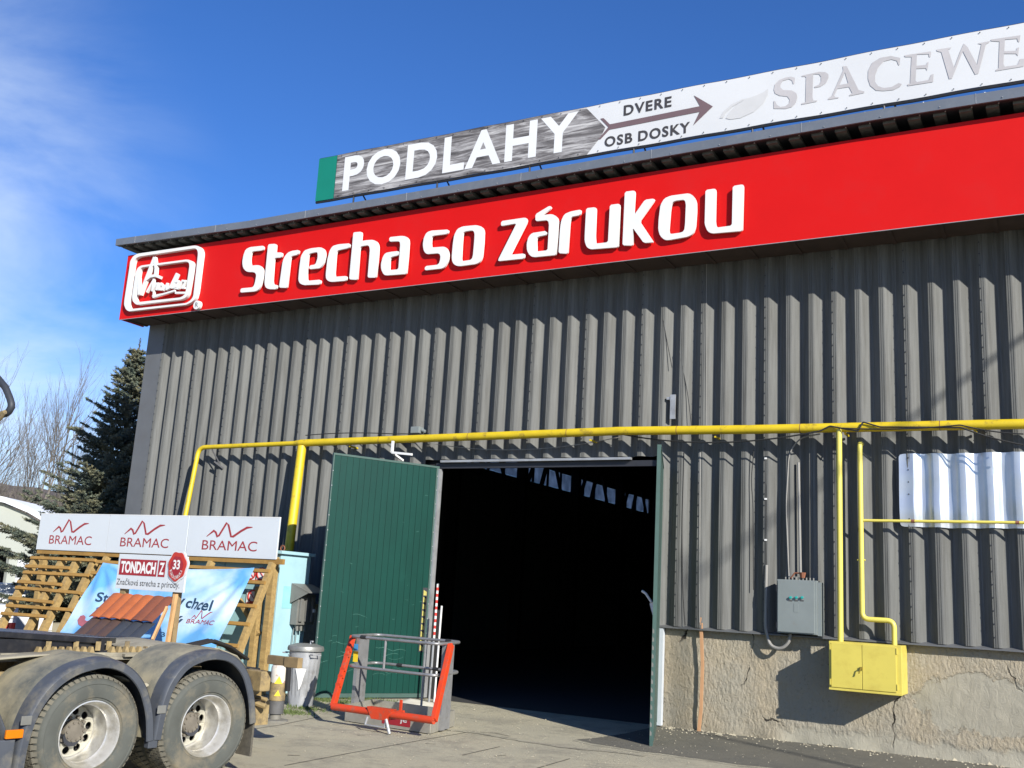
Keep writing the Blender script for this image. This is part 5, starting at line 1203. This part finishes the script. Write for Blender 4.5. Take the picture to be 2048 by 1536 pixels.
# yellow and black warning strip on the leaf's hinge edge
_, h, d, nrm, W2 = LL
t = MB(); 
for k in range(9):
    z = .72+k*.105; p = h+d*.07+Vector((0,0,z))+nrm*.0065; q = d*.055
    t.add([p, p+q, p+q+Vector((0,0,.085)), p+Vector((0,0,.055))], [(0,1,2,3)])
t.build('warning_strip', mat('old_yellow', (.45,.40,.10), .6, 0, .2, 20), LL[0], kind='stuff').matrix_parent_inverse = Matrix.Identity(4)
t = MB(); p = h+d*.055+nrm*.0045+Vector((0,0,.70)); q = d*.085; t.add([p, p+q, p+q+Vector((0,0,.98)), p+Vector((0,0,.98))], [(0,1,2,3)]); t.build('warning_backing', M_dark, LL[0]).matrix_parent_inverse = Matrix.Identity(4)
t = MB(); vs = []; bmn = bmesh.new(); bmesh.ops.create_icosphere(bmn, subdivisions=3, radius=1)
cb = at(832,1416,z=.05)
vs = [Vector((v.co.x*.36+cb.x, v.co.y*.22+cb.y, max(.004, v.co.z*.10+.05+.05*noise.noise(v.co*2.5)))) for v in bmn.verts]; fs = [tuple(v.index for v in f.verts) for f in bmn.faces]; bmn.free()
t.add(vs, fs); o = t.build('crumpled_sack', M_polybag, smooth=True); tag(o, 'crumpled pale sack lying on the ground behind the man cage', 'sack')
# grass by the wall
t = MB(); random.seed(5)
for cxp, cyp, n_, r in ((655,1402,240,.5),(700,1398,200,.5),(578,1425,150,.28),(612,1418,120,.3),(760,1402,60,.4),(540,1425,80,.3)):
    c = at(cxp, cyp, z=0)
    for _ in range(n_*3):
        x = c.x+random.gauss(0,r*.6); y = c.y+random.gauss(0,.09); hgt = random.uniform(.015,.05); a = random.uniform(0,6.28)
        q = Vector((math.cos(a), math.sin(a), 0))*.006; p = Vector((x,y,0)); t.add([p-q, p+q, p+Vector((random.uniform(-.02,.02), random.uniform(-.02,.02), hgt))], [(0,1,2)])
o = t.build('grass', M_grass); tag(o, 'sparse green grass and moss along the foot of the green door leaf', 'grass', kind='stuff')

# ================================================================== TRUCK
KS = 1.031; MU, UU = Vector((-6.2085*KS,-13.7475+(-7.9605+13.7475)*KS,0)), Vector((.13754,.99050,0))
tk = empty('truck', MU, 'dusty semi truck tractor with two rear axles, black fenders and an empty coupling plate', 'truck', rz=-math.atan2(UU.x, UU.y))
def B(mb, name, m_, parent=None, raw=False, **k):
    if not raw and parent is None: mb.v = [(a*KS, b*KS, c*KS-1.6*(KS-1)) for a, b, c in mb.v]
    o = mb.build(name, m_, None, **k); o.parent = parent or tk; return o
RW = .43
hole = [[(.143*math.cos(q)+.029*math.cos(w_), .143*math.sin(q)+.029*math.sin(w_)) for w_ in [2*math.pi*i/14 for i in range(14)]] for q in [2*math.pi*(i+.3)/10 for i in range(10)]]
def wheel(u, first=None):
    c = Vector((0, u, RW))
    if first:
        wo = first.copy(); COL.objects.link(wo); wo.location = (0, u-first['u'], 0)
        for ch in list(first.children):
            d = ch.copy(); COL.objects.link(d); d.parent = wo
        return wo
    t = MB()
    def tyre(x): t.lathe([(.236,x-.035),(.243,x-.010),(.252,x-.004),(.262,x-.006),(.268,x+.004),(.325,x+.014),(.362,x+.010),(.366,x+.014),(.376,x+.013),(.392,x+.002),(.406,x-.016),(.414,x-.040),(.418,x-.24),(.40,x-.268),(.37,x-.285),(.28,x-.28),(.236,x-.25)], c, 'x', 84)
    tyre(0); tyre(-.33)
    w_ = B(t, 'wheel', M_tyre, raw=True, smooth=True); w_['u'] = u
    t = MB()
    nb = 56
    for x in (0, -.33):
        for k in range(nb):
            for j in range(4):
                a0 = 2*math.pi*(k+(.5 if j % 2 else 0))/nb; a1 = a0+2*math.pi/nb*.80
                xa, xb_ = x-.043-j*.052, x-.043-j*.052-.044
                vs = [Vector((xx_, u+r*math.cos(a), RW+r*math.sin(a))) for r in (.412,.4305) for a in (a0,a1) for xx_ in (xa, xb_)]
                t.add(vs, [(4,5,7,6),(0,4,6,2),(1,3,7,5),(0,1,5,4),(2,6,7,3)])
            a0 = 2*math.pi*k/nb; a1 = a0+2*math.pi/nb*.7
            vs = [Vector((xx_, u+r*math.cos(a), RW+r*math.sin(a))) for r, xx_ in ((.428,x-.038),(.404,x-.006),(.398,x-.020)) for a in (a0,a1)]
            t.add(vs, [(0,1,3,2),(2,3,5,4)])
    B(t, 'tread', M_tread, w_, kind='stuff')
    t = MB(); t.lathe([(.240,-.030),(.246,-.012),(.245,-.002),(.238,-.001),(.232,-.012),(.227,-.035),(.221,-.050),(.218,-.095),(.203,-.112),(.201,-.170),(.198,-.268),(.188,-.285)], c, 'x', 72); B(t, 'rim', M_rim, w_, smooth=True)
    cir = [(.189*math.cos(q), .189*math.sin(q)) for q in [2*math.pi*i/64 for i in range(64)]]
    me = outline_mesh([cir]+hole, .006)
    for v in me.vertices:
        r = math.hypot(v.co.x, v.co.y); v.co = Vector((-.279+v.co.z+(.189-r)*.22, u+v.co.x, RW+v.co.y))
    o = link_mesh('rim_disc', me, M_rimdisc, w_, local=True)
    t = MB(); t.lathe([(.195,-.34),(0,-.34)], c, 'x', 24); B(t, 'black_back_plate', M_black, w_)  # flat black plate; the dark seen through the rim holes is its colour
    t = MB(); t.lathe([(.084,-.28),(.084,-.215),(.078,-.206),(.056,-.202),(.0,-.200)], c, 'x', 32); B(t, 'hub', M_hub, w_, smooth=True)
    t = MB()
    for k in range(10):
        q = 2*math.pi*k/10; p = Vector((0, u+.103*math.cos(q), RW+.103*math.sin(q))); t.tube([p+Vector((-.268,0,0)), p+Vector((-.228,0,0))], .013, 6)
        p = Vector((0, u+.066*math.cos(q), RW+.066*math.sin(q))); t.tube([p+Vector((-.206,0,0)), p+Vector((-.192,0,0))], .008, 6)
    B(t, 'wheel_nuts', M_hub, w_, kind='stuff')
    return w_
w1_ = wheel(.521); w2_ = wheel(-.521, w1_)
# the far side wheels
for u in (.521,-.521):
    t = MB()
    for x in (-1.65,-1.98): t.lathe([(.24,x),(.38,x+.006),(.425,x-.04),(.43,x-.24),(.38,x-.28),(.24,x-.28)], (0,u,RW), 'x', 48)
    B(t, 'far_wheel', M_tyre, raw=True, smooth=True)
t = MB(); 
for u in (.521,-.521): t.tube([(-1.7,u,RW), (-.2,u,RW)], .07, 10)
B(t, 'axle', M_dark, kind='stuff')
def arch(pts):
    P = [Vector((0, a, b)) for a, b in pts]; P = rounded(P, .12, 5); return [(p.y, p.z) for p in P]
def fender(pts, name='fender'):
    P = arch(pts); n = len(P); cu_ = sum(p[0] for p in P)/n; w_ = .60; vs = []; fs = []
    # cross-section: inner lip edge, lip, rounded shoulder, deck going inboard
    sec = [(.035,.058,0),(.045,.052,0),(.047,.006,0),(.036,-.006,0),(.0,-.014,0),(-.10,-.018,0),(-.16,-.034,0),(-.22,-.020,0),(-.30,-.036,0),(-.42,-.030,0),(-w_,-.030,0),(-w_,-.012,0),(-.02,.0,0)]
    for i, (a, b) in enumerate(P):
        p0_, p1_ = P[max(i-1,0)], P[min(i+1,n-1)]; d = Vector((p1_[0]-p0_[0], p1_[1]-p0_[1])); d.normalize(); nrm2 = Vector((d.y, -d.x))   # inward
        if (nrm2.x*(cu_-a)+nrm2.y*(.465-b)) < 0: nrm2 = -nrm2
        for x, o_, _ in sec: vs.append((x, a+nrm2.x*o_, b+nrm2.y*o_))
    m_ = len(sec)
    for i in range(n-1):
        for j in range(m_): fs.append((i*m_+j, i*m_+(j+1) % m_, (i+1)*m_+(j+1) % m_, (i+1)*m_+j))
    fs += [tuple(range(m_)), tuple((n-1)*m_+j for j in range(m_))[::-1]]
    t = MB(); t.add(vs, fs)
    o = B(t, name, [M_fender, M_fdeck], smooth=True)
    for p in o.data.polygons:
        if max(o.data.vertices[v].co.x for v in p.vertices) < -.09: p.material_index = 1
    return o
f2 = fender([(.01,.40),(.03,.62),(.075,.80),(.20,.965),(.43,1.045),(.66,1.02),(.82,.90),(.92,.70),(.965,.47)])
f1 = fender([(-1.045,.20),(-1.04,.46),(-.99,.67),(-.88,.84),(-.71,.95),(-.46,1.0),(-.27,.94),(-.125,.81),(-.03,.60),(.0,.40)])
t = MB(); t.box((-.02,-.035,.34), (.035,.045,.42)); B(t, 'fender_clip', M_fender, bevel=.005)
for u, z in ((-1.035,.60), (.025,.62)): t = MB(); t.box((.046,u-.03,z-.03), (.056,u+.045,z+.03)); B(t, 'fender_clip', M_plastic, bevel=.004)
# fairing between the fenders, deck
def deck(name, grid, m_):
    n = len(grid); k = len(grid[0]); vs = [v for r in grid for v in r]; fs = [(i*k+j, i*k+j+1, (i+1)*k+j+1, (i+1)*k+j) for i in range(n-1) for j in range(k-1)]
    t = MB(); t.add(vs, fs); o = B(t, name, m_, smooth=True); md = o.modifiers.new('s', 'SOLIDIFY'); md.thickness = .01; return o
deck('rear_cover', [[(x, u, z+.012*noise.noise(Vector((x*4,u*4,0)))) for u, z in ((.30,1.01-.0),(.50,1.045),(.75,1.05),(1.0,1.02),(1.20,.96),(1.32,.86))] for x in (-.58,-.8,-1.1,-1.4,-1.7)], M_dustdeck)
deck('middle_cover', [[(x, u, z+.01*noise.noise(Vector((x*4,u*4,2)))) for u, z in ((-.20,.85),(-.10,.80),(.02,.77),(.10,.81),(.17,.88))] for x in (-.16,-.30,-.45,-.58,-.62)], M_dustdeck)
deck('front_cover', [[(x, u, z+.012*noise.noise(Vector((x*4,u*4,5)))) for u, z in ((-1.9,.90),(-1.45,.95),(-1.2,.96),(-1.0,.97),(-.8,.985),(-.45,1.0))] for x in (-.45,-.52,-.60,-.70,-.85)], M_dustdeck)
deck('side_valance', [[(x, u, z) for u, z in ((-1.75,.92),(-1.45,.86),(-1.25,.74),(-1.15,.56),(-1.07,.30))] for x in (.02,-.10,-.25,-.45)], M_fender)
t = MB(); t.box((.0,-1.75,.24), (.03,-1.07,.48)); B(t, 'side_skirt', M_fender, bevel=.01)
t = MB(); t.box((.031,-1.155,.488), (.055,-1.035,.545)); B(t, 'side_reflector', M_orangelamp, bevel=.006)
t = MB()
for x in (-.68,-1.50): t.box((x,-2.6,.62), (x+.08,1.30,.86))
B(t, 'chassis_rail', M_dustmach, kind='stuff')
t = MB()
for u in (-1.2,-.3,.35,1.0,1.22): t.box((-1.5,u,.64), (-.62,u+.1,.84))
B(t, 'cross_member', M_dustmach, kind='stuff')
# coupling plate on its toothed slider
t = MB(); pl_ = [(-.72,-.95),(-.70,-.10),(-.86,.10),(-1.02,.26),(-1.04,-.12),(-1.16,-.12),(-1.18,.26),(-1.38,.10),(-1.50,-.10),(-1.50,-.95)]
t.prism([(x, u, 1.115-.055*(u+.4)) for x, u in pl_], (0,0,-.045)); B(t, 'coupling_plate', M_blackplate, bevel=.006)
t = MB(); t.box((-.80,-.90,.97), (-.735,-.02,1.085)); t.box((-1.46,-.70,.97), (-1.42,-.12,1.085)); t.box((-1.40,-.62,.96), (-.80,-.20,1.06)); B(t, 'coupling_bracket', M_blackplate)
t = MB(); t.box((-1.55,-1.1,.93), (-.66,.62,.955)); t.box((-.72,-.9,.956), (-.66,.70,.985)); t.box((-.66,.1,.955),(-.62,.75,.975)); B(t, 'slider_base', M_dustdeck)
t = MB()
for k in range(22):
    u = -.62+k*.062; z = .986
    if 8 <= k <= 9: continue
    t.add([(-.725,u,z),(-.665,u,z),(-.665,u+.042,z),(-.725,u+.042,z),(-.715,u+.015,z+.045),(-.675,u+.015,z+.045),(-.675,u+.030,z+.045),(-.715,u+.030,z+.045)], [(4,5,6,7),(0,1,5,4),(1,2,6,5),(2,3,7,6),(3,0,4,7)])
B(t, 'slider_teeth', M_dustmach, kind='stuff')
t = MB()
for k, (x, u) in enumerate(((-.70,-.52),(-.70,-.1),(-.72,-.28),(-.73,.18),(-.74,.02))): t.tube([(x,u,1.0),(x,u,1.07)], .022, 6)
B(t, 'slider_bolts', M_dustmach, kind='stuff')
t = MB(); t.tube([(-.78,-1.25,1.02), (-.76,-.98,1.03)], .03, 8); t.box((-.74,-1.12,1.03),(-.70,-1.0,1.10)); t.box((-.66,-1.12,1.06),(-.62,-1.02,1.13)); B(t, 'plate_lock', M_galv)
# air tank in front
t = MB(); t.lathe([(0,-.10),(.10,-.09),(.135,-.04),(.14,.0),(.14,-.8)], (-.12,-1.20,.83), 'y', 28) if False else t.tube([(-.14,-1.9,.86),(-.14,-1.30,.86),(-.14,-1.24,.86),(-.14,-1.215,.86)], [.15,.15,.12,.05], 24); B(t, 'air_tank', mat('tank_grey', (.22,.22,.22), .4, .4, .15, 4, dirt_or_lit=(.3,.27,.2), damt=.5), smooth=True)
t = MB(); t.tube(rounded([(-.0,-1.27,.80),(.01,-1.25,.70),(-.02,-1.22,.60),(.0,-1.15,.45)], .06), .010, 6); B(t, 'tank_hose', M_wire)
# rear end: mud flap, cross beam, stabiliser leg, hoses
t = MB(); t.box((-.16,.955,.20), (.02,.975,.50)); t.box((-.55,.955,.20), (-.17,.972,.50)); B(t, 'mud_flap', mat('torn_mudflap', (.10,.09,.07), .9, 0, .4, 30, .004, 40))
t = MB(); t.box((-1.62,1.60,.62), (-.70,1.72,.80)); B(t, 'rear_beam', M_dustmach, bevel=.008)
t = MB(); t.box((-.64,1.60,.875), (-.40,1.66,.955)); t.box((-.399,1.59,.868), (-.21,1.65,.96)); B(t, 'rear_board', M_woodold, bevel=.006)
t = MB(); t.box((-1.30,1.70,.28), (-.95,1.95,.50)); t.box((-1.20,1.75,.50),(-1.16,1.95,.68)); t.tube([(-1.05,1.72,.52),(-.85,1.82,.46)], .025, 8); t.tube([(-1.2,1.75,.56),(-.88,1.85,.52)], .018, 8); t.tube([(-1.25,1.8,.62),(-1.0,1.8,.62)], .07, 14); B(t, 'rear_coupling', M_dustmach, bevel=0)
t = MB(); t.box((-1.25,1.6,.66), (-1.02,1.85,.80)); t.beam((-1.0,1.62,.80), (-.80,1.80,.66), .05, .06); B(t, 'rear_bracket', M_black)
lc = Vector((-1.301, 2.341, 0)); k_ = .25
t = MB(); t.lathe([(.0,.012),(.135,.0),(.135,.015),(.06,.022)], lc+Vector((0,0,k_-.0)), 'z', 28); t.lathe([(.058,.02),(.058,.09)], lc+Vector((0,0,k_)), 'z', 20); B(t, 'stabiliser_foot', mat('foot_steel', (.22,.21,.18), .7, .2, .2, 10), smooth=True)
t = MB(); t.lathe([(.060,.07),(.080,.075),(.080,.20)], lc+Vector((0,0,k_)), 'z', 24); B(t, 'stabiliser_sleeve', mat('sleeve_grey', (.10,.10,.10), .7, .1, .3, 12), smooth=True)
t = MB(); t.lathe([(.078,.20),(.082,.205),(.082,.375)], lc+Vector((0,0,k_)), 'z', 24); B(t, 'stabiliser_leg', M_dustmach, smooth=True)
t = MB(); t.lathe([(.083,.376),(.083,.52),(.074,.545),(.05,.55),(0,.55)], lc+Vector((0,0,k_)), 'z', 24); B(t, 'stabiliser_cap', mat('cap_white', (.62,.58,.50), .5, 0, .15, 6, dirt_or_lit=(.30,.12,.09), damt=.8, dscale=14, dlo=.56, dhi=.64), smooth=True)
t = MB(); t.tube([lc+Vector((-.12,.05,.55)), lc+Vector((-.12,.05,.80)), lc+Vector((0,.02,.835)), lc+Vector((.10,.03,.78)), lc+Vector((.10,.04,.55))], .028, 8); B(t, 'hose_guard', M_black, smooth=True)
t = MB(); t.box(lc+Vector((-.07,-.07,.80)), lc+Vector((.03,.02,.845))); B(t, 'red_cap', M_redthing, bevel=.01)
for k, (z, s_) in enumerate(((.62,.045), (.50,.035))):
    q = math.radians(-38); p = lc+Vector((.0835*math.cos(q), .0835*math.sin(q), z)); tx = Vector((-math.sin(q), math.cos(q), 0)); t = MB(); t.add([p-tx*s_, p+tx*s_*.8, p+Vector((0,0,s_*1.7))], [(0,1,2)]); B(t, 'warning_triangle', M_stickyel)
t = MB()
for k in range(3): t.tube([Vector((-.62-.05*k,.75,1.04)), Vector((-.66-.05*k,1.0,1.08)), Vector((-.74-.05*k,1.25,1.02)), Vector((-.85-.05*k,1.55,.90))], .014, 8)
B(t, 'hydraulic_hose', M_wire, kind='stuff', smooth=True)
# crane column and its hanging hose at the very left
Mi = (Matrix.Translation(tk.location) @ tk.rotation_euler.to_matrix().to_4x4()).inverted()
Mi = Matrix.Translation((0,0,0)) @ Mi
KI = Matrix.Translation((0,0,1.6*(KS-1)/KS)) @ Matrix.Scale(1/KS, 4) @ Mi
Mi = KI
hp = [Mi @ at(px, py, y=-8.2) for px, py in ((-60,700),(-20,738),(0,762),(11,775),(20,797),(24,812),(16,826),(2,830),(-20,834),(-80,840))]
t = MB(); t.tube(rounded(hp, .03, 3), .030, 12); B(t, 'crane_hose', mat('ribbed_hose', (.03,.035,.045), .6, 0, .3, 50, .004, 60), smooth=True)
hp2 = [Mi @ at(px, py, y=-8.25) for px, py in ((-60,838),(-10,832),(0,830),(10,824))]
t = MB(); t.tube(hp2, .020, 8); t.tube([Mi @ at(-10,848,y=-8.25), Mi @ at(3,834,y=-8.25), Mi @ at(9,826,y=-8.25)], .016, 8); B(t, 'crane_hose_clamp', M_dustmach)
hx = Mi @ at(-150,780,y=-8.2); t = MB(); t.box((hx.x-.2, hx.y-.2, .86), (hx.x+.2, hx.y+.2, 3.6)); B(t, 'crane_column', M_dustmach, bevel=.02)
# ================================================================== SPRUCE
random.seed(11)
def spruce(base, H, Rb, label):
    sp = empty('spruce_tree', base, label, 'spruce')
    base = Vector(base)
    t = MB(); t.tube([base, base+Vector((0,0,H*.5)), base+Vector((.05,0,H))], [.16,.09,.012], 8); t.build('trunk', M_bark, sp)
    tw = MB(); br = MB()
    def tuft(p, d, L_, n_):
        """a needle-covered shoot"""
        d = d.normalized(); a = d.orthogonal().normalized(); b = d.cross(a)
        r0 = random.uniform(0, 6.28)
        for k in range(n_):
            f = (k+.5)/n_; th = r0+k*2.4; o = (math.cos(th)*a+math.sin(th)*b); q = p+d*L_*f; ln = .080*(1-.35*f)
            w = d.cross(o).normalized()*.017; tip = q+(o*.75+d*.75).normalized()*ln
            tw.add([q-w, q+w, tip], [(0,1,2)])
    z = .9
    while z < H-.15:
        f = 1-(z/H); R_ = Rb*(f**(1.05-.2*f))*(.80+.3*random.random()); nb = int(9+9*f)
        a0 = random.uniform(0, 6.28)
        for k in range(nb):
            th = a0+2*math.pi*k/nb+random.uniform(-.25,.25); L_ = R_*random.choice((random.uniform(.55,.9), random.uniform(.85,1.18)))
            dr = Vector((math.cos(th), math.sin(th), 0)); up0 = .15+.5*(1-f); pts_ = []
            nseg = max(3, int(L_/.22))
            for s in range(nseg+1):
                g_ = s/nseg; pts_.append(base+Vector((0,0,z))+dr*L_*g_+Vector((0,0,L_*(up0*g_*(1-.2*g_)-.55*f*g_*(1-g_*.75)))))
            br.tube(pts_, [.022*(1-.85*s/nseg)*(L_/2+.2) for s in range(nseg+1)], 4, cap=False)
            for s in range(1, nseg+1):
                p = pts_[s]; d = (pts_[s]-pts_[s-1]).normalized(); g_ = s/nseg; side = Vector((-dr.y, dr.x, 0))
                sl_ = max(.12, L_*.42*(1-g_)+.10)
                for sg in (-1, 1):
                    for rep in range(3 if s > 1 else 2):
                        dd = (d*.75+side*sg*random.uniform(.6,1)+Vector((0,0,random.uniform(-.30,.12)))).normalized(); ll = sl_*random.uniform(.6,1.1); q0 = p-d*random.uniform(0, .18)
                        m_ = max(1, int(ll/.14))
                        for w in range(m_):
                            tuft(q0+dd*ll*w/m_, dd, ll/m_*1.15, 10)
                            if w and random.random() < .7: d3 = (dd*.6+d*random.uniform(-.3,.9)+Vector((0,0,random.uniform(-.5,.1)))).normalized(); tuft(q0+dd*ll*w/m_, d3, .14, 8)
                tuft(p-d*.1, d, .2, 12)
        z += .15+.09*f
    for k in range(4): tuft(base+Vector((.05,0,H-.30+.09*k)), Vector((0,0,1)), .16, 10)
    br.build('branches', M_bark, sp, kind='stuff')
    print('spruce tris', len(tw.f))
    tw.build('crown', M_needle, sp)
tip = at(277, 686, x=-20.2)
print('spruce tip', tip)
spruce((tip.x, tip.y, 0), tip.z, 3.35, 'tall dark green spruce rising behind the left corner of the hall')

# ================================================================== BARE TREES
def bare_tree(base, H, seed, label, spread=.55, levels=5, stems=1):
    rnd = random.Random(seed); e_ = empty('bare_tree', base, label, 'tree', 'leafless trees beyond the spruce'); trunk = MB(); cr = MB()
    def grow(p, d, L_, r, lv):
        n = 4; pts_ = [p]; dd = d
        for k in range(n): dd = (dd+Vector((rnd.uniform(-.16,.16), rnd.uniform(-.16,.16), rnd.uniform(-.02,.12)))).normalized(); pts_.append(pts_[-1]+dd*L_/n)
        (trunk if lv == 0 else cr).tube(pts_, [r*(1-.5*k/n) for k in range(n+1)], 6 if lv < 2 else 3, cap=False)
        if lv < levels:
            for k in range(rnd.choice((3,4)) if lv < 3 else 2):
                i = rnd.randint(1, n); a = Vector((rnd.uniform(-1,1), rnd.uniform(-1,1), rnd.uniform(-.2,.5))).normalized()
                grow(pts_[i], (dd*(1-spread)+a*spread).normalized(), L_*rnd.uniform(.52,.78), r*.5, lv+1)
            grow(pts_[-1], (dd+Vector((rnd.uniform(-.2,.2), rnd.uniform(-.2,.2), .1))).normalized(), L_*.8, r*.55, lv+1)
    for s in range(stems):
        grow(Vector(base)+Vector((s*.5,0,0)), Vector((rnd.uniform(-.12,.12)*(stems > 1), rnd.uniform(-.1,.1), 1)).normalized(), H*.36, H*.012, 0)
    trunk.build('trunk', M_barkpale, e_); cr.build('crown', M_barkpale, e_)
def dirp(px, py, dist):
    v = CD+(px-1024)/F*CR-(py-768)/F*CU; h = Vector((v.x, v.y, 0)).length; p = CAM+v*(dist/h); return p
for px, py, dist, seed, sp_, st, lb in ((6,742,78,3,.42,2,'tall bare tree with fanning branches at the left edge'), (98,770,84,9,.26,1,'slender bare tree left of the spruce with few side twigs'), (132,806,88,21,.26,1,'thin pale bare tree half hidden by the spruce'), (46,860,95,33,.42,1,'low bushy bare tree far behind the pale hall'), (-70,780,80,5,.45,1,'bare tree past the left edge')):
    p = dirp(px, py, dist); bare_tree((p.x, p.y, 0), p.z*1.0, seed, lb, sp_, 5, st)

# ================================================================== FAR HALL, HILL, YARD GOODS
q0, q1 = dirp(-260, 1000, 60), dirp(96, 1034, 64); ze = dirp(96,1034,64).z; zc = dirp(0,1003,60.5).z
fh = empty('far_hall', (q1.x, q1.y, 0), 'long pale hall with a white roof across the yard, seen left of the spruce', 'hall')
A = Vector((q0.x, q0.y, 0)); Bq = Vector((q1.x, q1.y, 0)); dep = Vector((-.55,.83,0))*30; du = (Bq-A).normalized()
nw = Vector((du.y, -du.x, 0))
def fq(u, z, off=0): p = A+du*u+nw*off; return Vector((p.x, p.y, z))
LW = (Bq-A).length
prof_ = [(0,zc+.5),(LW*.45,zc+.25),(LW*.70,zc+.05),(LW*.85,zc-.35),(LW,ze-.5)]
# door opening cut: wall made of pieces round it
def upix(px, py): 
    v = CD+(px-1024)/F*CR-(py-768)/F*CU; t_ = (A-CAM).dot(nw)/v.dot(nw); p = CAM+v*t_; return (p-A).dot(du), p.z
ud, zd = upix(22,1096); print('hall', LW, zc, ze, ud, zd)
t = MB(); t.prism([fq(0,zd)]+[fq(LW,zd)]+[fq(a,b) for a, b in prof_[::-1]], -nw*.3)
t.prism([fq(ud,0), fq(LW,0), fq(LW,zd-.001), fq(ud,zd-.001)], -nw*.3); t.prism([fq(0,0), fq(ud-5,0), fq(ud-5,zd-.001), fq(0,zd-.001)], -nw*.3)
t.build('wall', M_hall, fh)
t = MB()
for (a, b), (c, d) in zip(prof_, prof_[1:]): t.prism([fq(a,b+.02,.35), fq(c,d+.02,.35), fq(c,d+.02,.35)+dep, fq(a,b+.02,.35)+dep], (0,0,.30))
t.build('roof', M_hallroof, fh)
t = MB(); t.prism([fq(0,0,-3), fq(LW-.2,0,-3), fq(LW-.2,zd+.5,-3), fq(0,zd+.5,-3)], -nw*.1); t.prism([fq(LW-.2,0,0.0-.31), fq(LW-.2,ze-1,-.31), fq(LW-.2,ze-1,-.31)+dep, fq(LW-.2,0,-.31)+dep], -du*.1); t.build('dark_interior', M_black, fh)
u2, z2 = upix(32,1140); t = MB(); t.prism([fq(u2,.2,.02), fq(u2+1.6,.2,.02), fq(u2+1.6,2.2,.02), fq(u2,2.2,.02)], nw*.08); t.build('door', M_wrap, fh)
# hill
hl = MB(); vs = []; fs = []; n = 90
for i in range(n+1):
    th = math.radians(100+110*i/n); top = 52+7*noise.noise(Vector((i*.13,0,0)))+3*noise.noise(Vector((i*.7,4,0)))
    for j, (r, z) in enumerate(((430,0),(520,.35),(600,.8),(680,1.0),(900,.4))):
        vs.append((math.cos(th)*r, math.sin(th)*r-13, max(0, z*(top+3.0*noise.noise(Vector((i*2.3,j,0)))))-.2*(j == 0)))
for i in range(n):
    for j in range(4): fs.append((i*5+j, (i+1)*5+j, (i+1)*5+j+1, i*5+j+1))
hl.add(vs, fs); o = hl.build('hill', M_hill, smooth=True); o['kind'] = 'structure'
# far grass strip and stacks of building goods
random.seed(8)
def pallet_stack(px, dist, w, h, kind, label):
    p = dirp(px, 1140, dist); e_ = empty('pallet_stack', (p.x, p.y, 0), label, 'pallet stack', 'stacks of building goods in the yard behind the rack', rz=random.uniform(-.5,.2))
    t = MB()
    for k in (-1,0,1): t.box((-w/2, k*w*.4-.05, 0), (w/2, k*w*.4+.05, .09))
    for k in range(5): t.box((-w/2+k*w*.22, -w/2, .0905), (-w/2+k*w*.22+w*.12, w/2, .115))
    o = t.build('pallet', M_woodold, None); o.parent = e_
    t = MB(); zz = .116
    mm = {'wrap': M_wrap, 'clay': M_clay2, 'brown': M_brown, 'grey': M_dustdeck}[kind]
    layers = max(2, int(h/.22))
    for k in range(layers): t.box((-w/2+.02+.01*(k % 2), -w/2+.02, zz+k*h/layers), (w/2-.02-.01*(k % 2), w/2-.02, zz+(k+.94)*h/layers))
    o = t.build('load', mm, None, kind='stuff'); o.parent = e_
    if kind != 'wrap':
        t = MB()
        for k in (-.25,.25): t.box((k*w-.03, -w/2+.005, .12), (k*w+.03, -w/2+.018, zz+h))
        o = t.build('strap', M_redthing if kind == 'clay' else M_white, None, kind='stuff'); o.parent = e_
LBS = [(-6,26,1.1,.95,'wrap','white wrapped goods stack at the left edge, behind the battens'), (14,31,1.1,1.0,'clay','reddish tile stack between two white wrapped ones at the far left'), (34,28,1.2,1.15,'wrap','white wrapped stack seen through the left end of the battens'),
  (52,24,1.0,.55,'wrap','low white wrapped stack just above the coupling plate'), (75,33,1.1,.9,'brown','brown tile stack behind the lower battens'), (20,22,1.1,.35,'clay','low reddish tile stack with red straps nearest the truck'), (118,30,1.2,.7,'grey','grey block stack behind the middle of the open battens'),
  (150,27,1.1,.55,'brown','small dark tile stack beside the edge of the tarpaulin'), (95,25,1.1,.4,'grey','low grey block stack in front of the brown tiles'), (-30,23,1.1,.8,'wrap','wrapped stack past the left edge')]
for l_ in LBS: pallet_stack(*l_)
for k, px in enumerate((13, 27, 41)):
    p = dirp(px, 1140, 21.5); t = MB(); t.tube([(p.x, p.y, 0), (p.x, p.y, .62)], .06, 8); o = t.build('red_post', M_redthing); tag(o, ('leftmost','middle','right hand')[k]+' of three short red posts behind the lowest batten', 'post', 'short red posts behind the rack')
